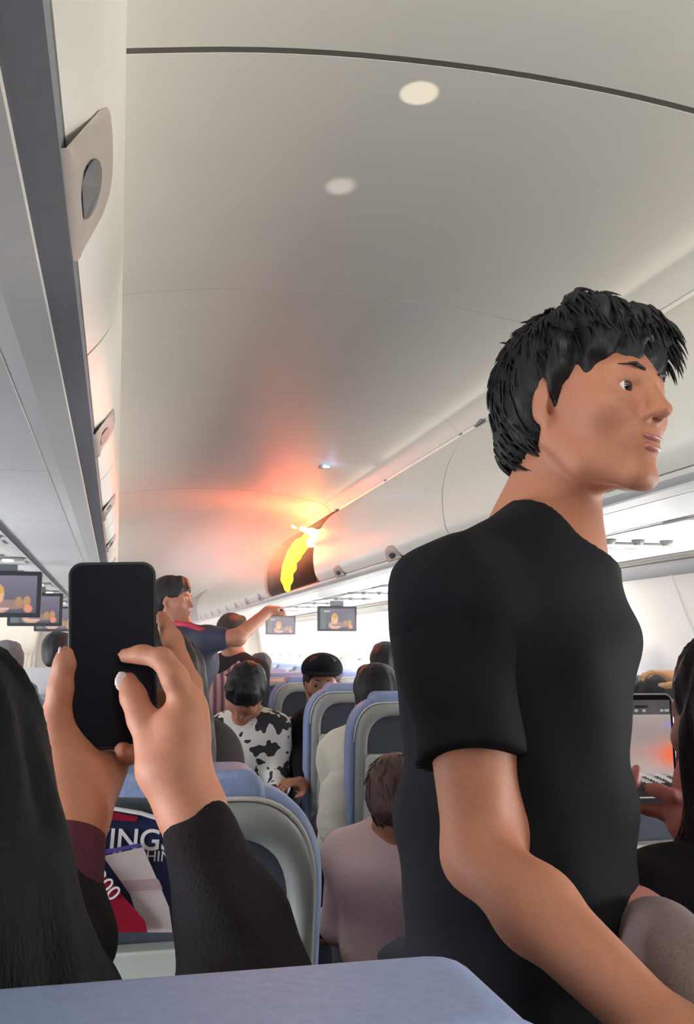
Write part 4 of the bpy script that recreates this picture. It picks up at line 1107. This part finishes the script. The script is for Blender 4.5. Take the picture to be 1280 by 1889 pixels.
keep(sol('body', SBd, 0.005, m_skinpink, None), rootB)
TB = Solid()
for q in (-1, 1): TB.chain([nB+np.array([q*0.05, 0, -0.05]), cB+np.array([q*0.075, 0, 0]), pB+np.array([q*0.08, 0, 0])], [0.062, 0.107, 0.112], 0.05)
for a, b, c_ in ((shBR, elBR, wrBR), (shBL, elBL, wrBL)):
    TB.cap(nB-np.array([0, 0, 0.02]), a, 0.048, 0.057, 0.05); TB.cap(a, b, 0.054, 0.046, 0.02); TB.cap(b, b+(c_-b)*0.8, 0.046, 0.034, 0.02)
keep(sol('sweater', TB, 0.008, m_sleeve, None, foldsA), rootB)
oB = long_hair(None, hB, FB, mat('hair_black_violet', lin(22, 15, 22), 0.5, 0.5, 60, 0.3, stretch=(8, 8, 1), spec=0.25), 0.006, 0.34, s=0.97, front=True); keep(oB, rootB)
HW = MB()
for i in range(60):
    t = rng.random(); p0 = at(1262+20*rng.random(), 1470+110*rng.random(), 1.13+0.05*rng.random()); p1 = at(1212+45*rng.random(), 1600+60*rng.random(), 1.14+0.05*rng.random())
    pm = (p0+p1)/2+np.array([0.02*rng.random(), 0, 0.015])
    HW.tube([p0, pm, p1], [0.0009, 0.0009, 0.0003], 4, False)
keep(HW.build('hair_wisps', m_hairbrown, None, 0, True), rootB)
face_parts(rootB, hB, FB, 0.97, 0.003)
QB = Solid()
for q in (-1, 1):
    kn = pB+np.array([q*0.09, 0.30, -0.02]); QB.cap(pB+np.array([q*0.08, 0, 0]), kn, 0.09, 0.07, 0.04); QB.cap(kn, kn+np.array([0, 0.0, -0.40]), 0.066, 0.05, 0.03)
keep(sol('trousers', QB, 0.012, m_trouser, None), rootB)
tag(rootB, 'long dark haired person at the right edge filming with a lit phone', 'person')
make_phone(pc2, 0.084, 0.178, nrm((1, -0.10, 0.0)), nrm((0.0, 0.05, 1)), 'phone with silver frame at the right, its lit screen showing the orange fire', picture_phone(), m_silver)

# ---------------------------------------------------------------- seated neighbour whose sleeve and hand come in at the lower right
m_mauve = mat('mauve_grey_knit', lin(120, 104, 104), 0.95, 0.5, 300, 0.15)
J = seated(0.50, 0.20, (0.0, 0.04), (-0.3, 1, 0), z=1.19)
J['shL'] = np.array([0.36, 0.44, 0.99]); J['elL'] = at(1420, 2030, 0.62); J['wrL'] = at(1208, 1722, 0.92); J['hdL'] = nrm(at(1170, 1680, 0.96)-at(1208, 1722, 0.92)); J['hnL'] = (-0.6, 0.2, -0.5); J['curl'] = 1.1
person('seated person at the lower right corner reaching forward in a mauve grey sleeve', J, 0.0075, m_skinpink, m_mauve, m_trouser, 'short', m_hair, 0.97, shirt_noise=0.003)

# ---------------------------------------------------------------- people further up the cabin
m_navyshirt = mat('navy_shirt', lin(58, 62, 84), 0.85, 0.3, 300, 0.1)
m_red = mat('red_strap', lin(196, 44, 76), 0.7, 0.1, 200, 0.05)
m_cream = mat('cream_jacket', lin(226, 222, 206), 0.85, 0.25, 120, 0.04)
m_pinkcloth = mat('pink_shirt', lin(222, 190, 190), 0.85, 0.25, 120, 0.04)
m_greycloth = mat('grey_jacket', lin(128, 126, 136), 0.9, 0.3, 200, 0.08)
m_brown = mat('dark_brown_coat', lin(44, 36, 38), 0.9, 0.3, 200, 0.1)
def m_pattern():
    m = mat('black_white_print', (0.8, 0.8, 0.76), 0.85, 0, 30, 0.02); nt = m.node_tree; b = nt.nodes['Principled BSDF']
    v = nt.nodes.new('ShaderNodeTexNoise'); v.inputs['Scale'].default_value = 19; v.inputs['Detail'].default_value = 1
    r = nt.nodes.new('ShaderNodeValToRGB'); r.color_ramp.interpolation = 'CONSTANT'
    r.color_ramp.elements[0].color = (0.03, 0.03, 0.035, 1); r.color_ramp.elements[1].position = 0.47; r.color_ramp.elements[1].color = (0.78, 0.77, 0.72, 1)
    tc = nt.nodes.new('ShaderNodeTexCoord'); nt.links.new(tc.outputs['Object'], v.inputs['Vector']); nt.links.new(v.outputs['Fac'], r.inputs['Fac']); nt.links.new(r.outputs['Color'], b.inputs['Base Color'])
    return m
m_print = m_pattern()
# man in navy with the red strap
h_ = at(318, 1108, 5.2); nb_ = at(330, 1156, 5.2)
J = dict(head=h_, face=(0.75, -0.35, 0.0), hup=(0.1, 0, 1), neck=nb_, chest=at(345, 1222, 5.2), pelvis=at(352, 1345, 5.2), bf=(0.8, -0.5, 0), curl=0.9)
J['shR'] = at(382, 1180, 5.02); J['elR'] = at(438, 1176, 4.95); J['wrR'] = at(492, 1130, 5.15); J['hdR'] = at(520, 1112, 5.25)-at(492, 1130, 5.15); J['hnR'] = (0.2, 0.3, -0.8)
J['shL'] = at(325, 1180, 5.4); J['elL'] = J['shL']+np.array([0.05, 0.02, -0.28]); J['wrL'] = J['elL']+np.array([0.15, -0.05, -0.12])
r_, A_, F_ = person('man in navy shirt with red strap reaching up towards the burning bin', standing_legs(J), 0.008, m_skinb, m_navyshirt, m_trouser, 'short', m_hair, 0.22)
o = MB().tube([at(322, 1150, 5.08), at(345, 1152, 5.03), at(372, 1162, 4.98), at(398, 1166, 4.97)], [0.014, 0.013, 0.013, 0.012], 8).build('red_strap', m_red, None, 0, True); keep(o, r_)
# person in black behind him, only back and dark hair
J = dict(head=at(428, 1172, 5.9), face=(0.5, 0.8, -0.1), neck=at(430, 1212, 5.9), chest=at(432, 1270, 5.85), pelvis=at(432, 1360, 5.85), bf=(0.5, 0.8, 0))
for nm, q in (('R', 1), ('L', -1)):
    rt = np.cross(nrm(J['bf']), (0, 0, 1)); J['sh'+nm] = J['neck']+q*rt*0.16-np.array([0, 0, 0.08]); J['el'+nm] = J['sh'+nm]+np.array([0, 0, -0.27])+q*rt*0.02; J['wr'+nm] = J['el'+nm]+np.array([0.1, 0.12, -0.12])
person('stooping person in black behind the outstretched arm, back turned', standing_legs(J), 0.011, m_skinb, m_black, m_trouser, 'short', m_hair, 1.0, face=False)
# striped bag hanging beside them
bagr = empty('shoulder_bag', tuple(at(408, 1300, 4.75)-np.array([0, 0, 0.1])))
m_bag = mat('pink_brown_weave', lin(150, 96, 104), 0.8, 0.2, 60, 0.1)
def bagpix():
    m = MATS['pink_brown_weave']; nt = m.node_tree; b = nt.nodes['Principled BSDF']
    w = nt.nodes.new('ShaderNodeTexWave'); w.inputs['Scale'].default_value = 9; w.bands_direction = 'X'
    tc = nt.nodes.new('ShaderNodeTexCoord'); r = nt.nodes.new('ShaderNodeValToRGB'); r.color_ramp.elements[0].color = (*lin(90, 66, 84), 1); r.color_ramp.elements[1].color = (*lin(206, 150, 150), 1)
    nt.links.new(tc.outputs['Object'], w.inputs['Vector']); nt.links.new(w.outputs['Fac'], r.inputs['Fac']); nt.links.new(r.outputs['Color'], b.inputs['Base Color'])
bagpix()
bc = at(407, 1285, 4.75)
BS = Solid(); BS.ell(bc, (0.055, 0.05, 0.11), None, 0.03); BS.ell(bc-np.array([0, 0, 0.05]), (0.06, 0.055, 0.08), None, 0.03)
keep(sol('bag_body', BS, 0.008, m_bag, None), bagr)
keep(MB().tube([bc+np.array([-0.03, 0, 0.09]), at(418, 1240, 4.75), at(440, 1222, 4.8), at(452, 1232, 4.8)], 0.009, 8).build('strap', m_bag, None, 0, True), bagr)
tag(bagr, 'pink and brown striped shoulder bag beside the navy shirted man', 'bag')
# bowed woman in the printed top
J = dict(head=at(452, 1278, 4.3), face=(-0.35, -0.45, -0.85), hup=(-0.15, -0.85, 0.45), neck=at(462, 1318, 4.42), chest=at(462, 1380, 4.45), pelvis=at(464, 1478, 4.5), bf=(-0.2, -1, 0), curl=0.7)
rt = np.cross(nrm(J['bf']), (0, 0, 1))
for nm, q in (('R', 1), ('L', -1)):
    J['sh'+nm] = J['neck']+q*rt*0.115-np.array([0, 0, 0.06]); J['el'+nm] = J['sh'+nm]+np.array([0, -0.08, -0.24]); J['wr'+nm] = J['el'+nm]+np.array([q*0.04, -0.18, -0.02])
person('person with bowed dark head in a black and white printed top, crouching in the aisle', standing_legs(J), 0.009, m_skin, m_print, m_trouser, 'short', m_hair, 1.0, female=True, face=False, vol=1.3, nape=-0.10)
# dark brown haired passenger in the second left seat
J = seated(-0.50, 1.33, (0, 0.0), (0.1, 1, 0), z=1.205)
J['head'] = at(272, 1305, 1.60); J['shR'] = at(368, 1405, 1.60); J['neck'] = J['neck']+np.array([0.0, 0, 0.03])
person('passenger with long dark brown hair half hidden behind the raised hands', J, 0.009, m_skinb, m_brown, m_trouser, 'long', m_hairbrown, 1.0, female=True, hair_len=0.30)
def sit(label, px_, py_, Y, side='R', hair='short', hm=None, sh=None, face=(0, 1, 0), h=0.012, skin=None, **kw):
    hd = at(px_, py_, Y); rows = LROWS if hd[0] < 0 else RROWS; yb = max(r for r in rows if r <= Y-0.14); xs = math.copysign(min((0.48, 0.95, 1.42), key=lambda v: abs(v-abs(hd[0]))), hd[0])
    J = seated(xs, yb, (float(hd[0])-xs, Y-yb-0.22), face, z=float(hd[2])); J['head'] = hd
    dz = float(hd[2])-1.165
    return person(label, J, h, skin or m_skinb, sh or m_greycloth, m_trouser, hair, hm or m_hair, 1.0, face=kw.pop('face_', False), **kw)
# man in black cap looking back
hd = at(594, 1262, 4.45)
J = seated(float(hd[0]), 4.27, (0, 0), (-0.15, -1, -0.05), z=float(hd[2]), bf=(-0.75, 0.5, 0)); J['head'] = hd
J['shL'] = at(592, 1345, 4.40); J['elL'] = at(560, 1400, 4.35); J['wrL'] = at(562, 1448, 4.15); J['hdL'] = at(520, 1440, 4.10)-at(562, 1448, 4.15); J['hnL'] = (0, 0.3, -1); J['curl'] = 0.7
r_, A_, F_ = person('man in a black cap turned round to look back over the seats', J, 0.008, m_skinb, m_black, m_trouser, 'short', m_hair, 0.95)
CP = Solid(); c = A_['head']; Lc = lambda a, b, z: c+a*F_[0]+b*F_[1]+z*F_[2]
CP.ell(Lc(0, -0.012, 0.070), (0.098, 0.115, 0.075), F_, 0.02); CP.half(Lc(0, 0, 0.045), -F_[2]+0.12*F_[1])
keep(sol('cap_crown', CP, 0.007, m_black, None), r_)
CV = Solid(); CV.ell(Lc(0, 0.105, 0.052), (0.070, 0.060, 0.007), F_, 0.01); CV.ell(Lc(0, 0.06, 0.056), (0.085, 0.06, 0.010), F_, 0.02); keep(sol('cap_brim', CV, 0.005, m_black, None), r_)
# cream sleeve
hd = at(694, 1290, 3.52)
J = seated(float(hd[0]), 3.33, (0, 0), (0.1, 1, 0), z=float(hd[2])); J['head'] = hd
J['shL'] = at(648, 1400, 3.48); J['elL'] = at(618, 1525, 3.42); J['wrL'] = at(640, 1545, 3.70)
r_, A_, F_ = person('passenger with black hair whose puffy cream sleeve hangs out into the aisle', J, 0.010, m_skinb, m_cream, m_trouser, 'short', m_hair, 1.0, face=False, shirt_noise=0.004)
CS = Solid(); CS.chain([J['shL'], at(624, 1470, 3.44), J['elL']], [0.058, 0.062, 0.066], 0.03)
keep(sol('sleeve', CS, 0.008, m_cream, None, lambda P: (0.004*np.sin(P[:, 2]*55+P[:, 1]*30)).astype(np.float32)), r_)
# bent passenger in pink
J = dict(head=at(738, 1482, 2.70), face=(0.5, 0.75, -0.5), hup=(0.1, 0.4, 0.9), neck=at(735, 1530, 2.74), chest=at(738, 1610, 2.72), pelvis=at(760, 1740, 2.74), bf=(0.3, 0.9, -0.1))
rt = np.cross(nrm((0.3, 0.9, 0)), (0, 0, 1)); J['bf'] = (0.3, 0.9, 0)
for nm, q in (('R', 1), ('L', -1)):
    J['sh'+nm] = J['neck']+q*rt*0.15-np.array([0, 0, 0.07]); J['el'+nm] = J['sh'+nm]+np.array([0, 0.10, -0.22]); J['wr'+nm] = J['el'+nm]+np.array([0.02, 0.2, -0.03])
    J['kn'+nm] = J['pelvis']+np.array([q*0.09, 0.34, 0]); J['an'+nm] = J['kn'+nm]+np.array([0, 0.02, -0.38])
person('brown haired passenger in a pale pink top bending forward, just left of the standing man', J, 0.009, m_skin, m_pinkcloth, m_greycloth, 'short', m_hairred, 1.0, female=True, face=False, locks=300, nape=-0.09)
sit('dark haired head just left of the standing man, against the bright windows', 712, 1230, 5.0, face=(0.2, 1, 0))
sit('distant passenger, small dark head in front of the bright windows near the bowed woman', 481, 1236, 7.5, h=0.014)
sit('dark haired passenger far up the left rows, just left of the raised phone', 106, 1206, 6.1, face=(0.2, 1, 0))
sit('passenger at the far left, faint grey head above the seats', 10, 1232, 5.0, hm=mat('hair_grey', lin(110, 108, 110), 0.6, 0.6, 60, 0.2), h=0.014)
sit('passenger in a grey jacket at the left edge beside the black haired head', 16, 1346, 2.75, hm=m_greycloth)
sit('dark haired passenger seen just above the lit phone on the right', 1208, 1322, 2.85, face=(-0.1, 1, 0), vol=1.5)
hd = at(1420, 1270, 2.35)
J = seated(float(hd[0]), 2.15, (0, 0), (-0.2, 1, 0), z=float(hd[2])); J['head'] = hd
J['shL'] = at(1400, 1335, 2.4); J['elL'] = at(1340, 1290, 2.5); J['wrL'] = at(1272, 1262, 2.55); J['curl'] = 0.6
person('passenger whose raised tan forearm shows at the right frame edge', J, 0.009, mat('skin_orange', lin(222, 166, 118), 0.5, 0.06, 260, 0.05), m_cream, m_trouser, 'short', m_hair, 0.3, face=False)

# ---------------------------------------------------------------- small things
# white sheet over the far left seats
sh_ = MB().box(at(63, 1256, 3.9), (0.135, 0.006, 0.10)).build('sheet_of_paper', m_white, None, 0.001)
tag(sh_, 'bright white sheet of paper held up above the left seats', 'paper')
# magazines in the second row pocket
def card(pts, name, m, Yf, th=0.004, parent=None, slope=0.0):
    P = [at(x, y, Yf) for x, y in pts]; n = len(P)
    V = [p for p in P]+[p+np.array([0, th, 0]) for p in P]
    F = [tuple(range(n)), tuple(range(2*n-1, n-1, -1))]+[(i, (i+1) % n, n+(i+1) % n, n+i) for i in range(n)]
    b = MB(); b.add(V, F); o = b.build(name, m, None)
    if parent: keep(o, parent)
    return o
m_magnavy = mat('magazine_navy', lin(28, 34, 66), 0.35, 0.0, 30, 0.1)
m_magred = mat('card_red', lin(130, 18, 40), 0.35, 0.0, 30, 0.05)
m_magteal = mat('magazine_teal', lin(64, 92, 100), 0.4, 0.0, 18, 0.2)
m_print_w = mat('print_white', lin(228, 226, 226), 0.6, 0, 30, 0.01)
YR = 1.175
mg = empty('magazine', tuple(at(240, 1700, YR+0.012)))
card([(150, 1492), (200, 1492), (260, 1502), (330, 1524), (352, 1532), (352, 1720), (140, 1720)], 'cover', m_magnavy, YR+0.012, 0.004, mg)
o = MB().tube([at(150, 1490, YR+0.012), at(200, 1490, YR+0.012), at(260, 1500, YR+0.012), at(330, 1522, YR+0.012), at(352, 1530, YR+0.012)], 0.0026, 6).build('pale_top_edge', m_print_w, None, 0, True); keep(o, mg)
card([(150, 1497), (200, 1497), (255, 1507), (250, 1516), (150, 1508)], 'red_band', m_magred, YR+0.0095, 0.002, mg)
def textAt(body, x, y, Yf, size, ang, m, parent, name='lettering', bold=0.0):
    p = at(x, y, Yf); ca, sa = math.cos(ang), math.sin(ang)
    Mx = Matrix(((ca, 0, 0, 0), (0, 0, 1, 0), (0, 1, 0, 0), (0, 0, 0, 1)))
    Mx = Matrix.Translation(Vector(p)) @ Matrix(((ca, -sa, 0, 0), (0, 0, -1, 0), (sa, ca, 0, 0), (0, 0, 0, 1)))
    return text_part(name, body, size, m, Mx, parent, 0.0004, bold)
textAt('WINGS', 141, 1566, YR+0.0105, 0.0335, -0.06, m_print_w, mg, bold=0.0004)
textAt('OF CHINA', 205, 1588, YR+0.0105, 0.017, -0.06, m_print_w, mg)
tag(mg, 'navy magazine with a white title in the seat pocket', 'magazine')
mg2 = empty('magazine', tuple(at(240, 1700, YR+0.03)))
card([(120, 1470), (290, 1473), (315, 1495), (320, 1720), (120, 1720)], 'cover', m_pocket, YR+0.026, 0.004, mg2)
card([(262, 1488), (312, 1492), (314, 1508), (285, 1503)], 'teal_photo', m_magteal, YR+0.023, 0.002, mg2)
tag(mg2, 'dark magazine with a teal corner standing behind the navy one', 'magazine')
cd = empty('safety_card', tuple(at(200, 1700, YR-0.004)))
card([(120, 1530), (268, 1700), (272, 1720), (180, 1720), (120, 1640)], 'card_sheet', m_magred, YR-0.004, 0.002, cd)
card([(110, 1560), (186, 1690), (200, 1720), (110, 1720)], 'card_photo', mat('card_photo_tan', lin(176, 120, 104), 0.5, 0, 18, 0.2), YR-0.0065, 0.002, cd)
textAt('321-200', 120, 1566, YR-0.0072, 0.024, -0.86, m_print_w, cd)
tag(cd, 'dark red safety card with white numbers leaning in the seat pocket', 'card')
lf = empty('booklet', tuple(at(260, 1700, YR+0.004)))
card([(190, 1580), (264, 1563), (312, 1674), (318, 1720), (262, 1720), (240, 1650)], 'cover', mat('booklet_grey', lin(200, 188, 186), 0.5, 0, 18, 0.04), YR+0.004, 0.002, lf)
card([(222, 1625), (292, 1622), (300, 1640), (236, 1645)], 'pale_stripe', mat('booklet_pink', lin(176, 150, 152), 0.5, 0, 18, 0.04), YR+0.0028, 0.001, lf)
card([(184, 1578), (262, 1561), (256, 1556), (182, 1570)], 'violet_edge', mat('booklet_violet', lin(70, 64, 140), 0.5, 0, 18, 0.04), YR+0.0028, 0.001, lf)
tag(lf, 'pale grey booklet wedged between the navy magazine and the red card', 'booklet')

# blue indicator lamp on the ceiling
il = empty('indicator_lamp', (0.42, 4.5, 2.178))
m_led = mat('blue_led', (0.5, 0.9, 1.0), 0.3, 0, 20, 0.01, emit=(0.35, 0.85, 1.0), es=6)
keep(MB().box((0.42, 4.5, 2.176), (0.055, 0.05, 0.014)).build('base', m_psugrey, None, 0.003), il)
keep(MB().box((0.42, 4.47, 2.170), (0.030, 0.012, 0.010)).build('lens', m_led, None, 0.002), il)
tag(il, 'small glowing blue indicator lamp on the ceiling above the fire', 'lamp')
point('indicator_glow', (0.42, 4.40, 2.12), 0.10, (0.3, 0.5, 1.0), 0.01)

# ---------------------------------------------------------------- fire, luggage and smoke in the open bin
def emitter(name, col, st):
    m = bpy.data.materials.new(name); m.use_nodes = True; nt = m.node_tree
    nt.nodes.remove(nt.nodes['Principled BSDF']); e = nt.nodes.new('ShaderNodeEmission'); e.inputs[0].default_value = (*col, 1); e.inputs[1].default_value = st
    nt.links.new(e.outputs[0], nt.nodes['Material Output'].inputs[0]); return m
fl = empty('flame', tuple(at(535, 1085, 6.4)))
def fnoise(P): return (0.007*np.sin(P[:, 2]*60+P[:, 1]*20)*np.sin(P[:, 0]*70+P[:, 2]*25)).astype(np.float32)
F1 = Solid(); ch(F1, [(529, 1086, 6.45, .022), (529, 1066, 6.45, .034), (533, 1045, 6.4, .040), (541, 1024, 6.35, .042), (553, 1008, 6.25, .042), (570, 996, 6.15, .045), (588, 990, 6.05, .040)], 0.03)
keep(sol('outer_flame', F1, 0.009, emitter('flame_yellow', (1.0, 0.80, 0.02), 3.5), None, fnoise), fl)
F2 = Solid(); ch(F2, [(592, 985, 6.0, .030), (575, 981, 5.95, .020), (556, 976, 5.9, .012), (538, 971, 5.85, .004)], 0.02); ch(F2, [(572, 1002, 6.0, .03), (590, 992, 5.9, .04)], 0.03)
keep(sol('flame_core', F2, 0.007, emitter('flame_white', (1.0, 0.86, 0.30), 7.0), None, fnoise), fl)
tag(fl, 'bright yellow flames curling up out of the open overhead bin', 'flame')
lg = empty('suitcase', (0.95, 6.3, 1.70))
keep(MB().prism(round_rect(0.98, 1.83, 0.55, 0.26, 0.04), 5.62, 6.12).build('case_body', m_soot, None, 0.02), lg)
keep(MB().tube([(0.69, 5.75, 1.86), (0.665, 5.80, 1.87), (0.665, 5.94, 1.87), (0.69, 5.99, 1.86)], 0.010, 8).build('handle', m_dark, None, 0, True), lg)
tag(lg, 'dark scorched suitcase lying inside the burning bin', 'suitcase')
point('fire_light', tuple(at(512, 1018, 5.9)), 20.0, (1.0, 0.13, 0.04), 0.10)
point('fire_light', tuple(at(560, 975, 5.7)), 5.0, (1.0, 0.18, 0.05), 0.06)
def smoke(name, c, r, dens, col, label, nscale=3.0, fall=1.0, aniso=0.0):
    S_ = Solid(); S_.ell(c, r, None); o = sol(name, S_, min(r)/7, None or m_white, None); o.data.materials.clear()
    m = bpy.data.materials.new(name+'_volume'); m.use_nodes = True; nt = m.node_tree; nt.nodes.remove(nt.nodes['Principled BSDF'])
    v = nt.nodes.new('ShaderNodeVolumeScatter'); v.inputs['Color'].default_value = (*col, 1); v.inputs['Anisotropy'].default_value = aniso
    tc = nt.nodes.new('ShaderNodeTexCoord'); mp = nt.nodes.new('ShaderNodeVectorMath'); mp.operation = 'SUBTRACT'; mp.inputs[1].default_value = tuple(map(float, c))
    nt.links.new(tc.outputs['Object'], mp.inputs[0])
    dv = nt.nodes.new('ShaderNodeVectorMath'); dv.operation = 'DIVIDE'; dv.inputs[1].default_value = tuple(map(float, r)); nt.links.new(mp.outputs[0], dv.inputs[0])
    ln = nt.nodes.new('ShaderNodeVectorMath'); ln.operation = 'LENGTH'; nt.links.new(dv.outputs[0], ln.inputs[0])
    mr = nt.nodes.new('ShaderNodeMapRange'); mr.interpolation_type = 'SMOOTHSTEP'; mr.inputs[1].default_value = 1.0; mr.inputs[2].default_value = 0.0; mr.inputs[3].default_value = 0.0; mr.inputs[4].default_value = dens
    nt.links.new(ln.outputs['Value'], mr.inputs[0])
    nz = nt.nodes.new('ShaderNodeTexNoise'); nz.inputs['Scale'].default_value = nscale; nz.inputs['Detail'].default_value = 2; nt.links.new(tc.outputs['Object'], nz.inputs['Vector'])
    ml = nt.nodes.new('ShaderNodeMath'); ml.operation = 'MULTIPLY'; nt.links.new(mr.outputs[0], ml.inputs[0]); nt.links.new(nz.outputs['Fac'], ml.inputs[1])
    nt.links.new(ml.outputs[0], v.inputs['Density']); nt.links.new(v.outputs[0], nt.nodes['Material Output'].inputs['Volume'])
    o.data.materials.append(m); tag(o, label, 'smoke', kind='stuff'); return o
smoke('smoke', (0.08, 6.3, 1.98), (0.80, 1.9, 0.36), 4.5, (0.72, 0.66, 0.65), 'smoke glowing orange round the flames under the ceiling')
smoke('smoke', (-0.05, 9.0, 1.50), (1.55, 5.6, 0.95), 0.34, (0.62, 0.60, 0.60), 'thin pale smoke filling the far end of the cabin')
# added spot lamps, no fixture there, throwing bright patches on the ceiling
def spot(loc, tgt, power, ang, blend, col, r=0.004):
    l = bpy.data.lights.new('added_ceiling_spot', 'SPOT'); l.energy = power; l.spot_size = math.radians(ang); l.spot_blend = blend; l.color = col; l.shadow_soft_size = r
    o = bpy.data.objects.new('added_ceiling_spot', l); COL.objects.link(o); o.location = loc
    o.rotation_euler = (Vector(tgt)-Vector(loc)).normalized().to_track_quat('-Z', 'Y').to_euler()
spot((0.02, 1.75, 1.35), (-0.088, 1.385, 2.2), 26.0, 4.0, 0.2, (1.0, 0.88, 0.66))
spot((-0.10, 2.4, 1.30), (-0.141, 1.72, 2.2), 22.0, 3.6, 0.9, (1.0, 0.97, 0.9))
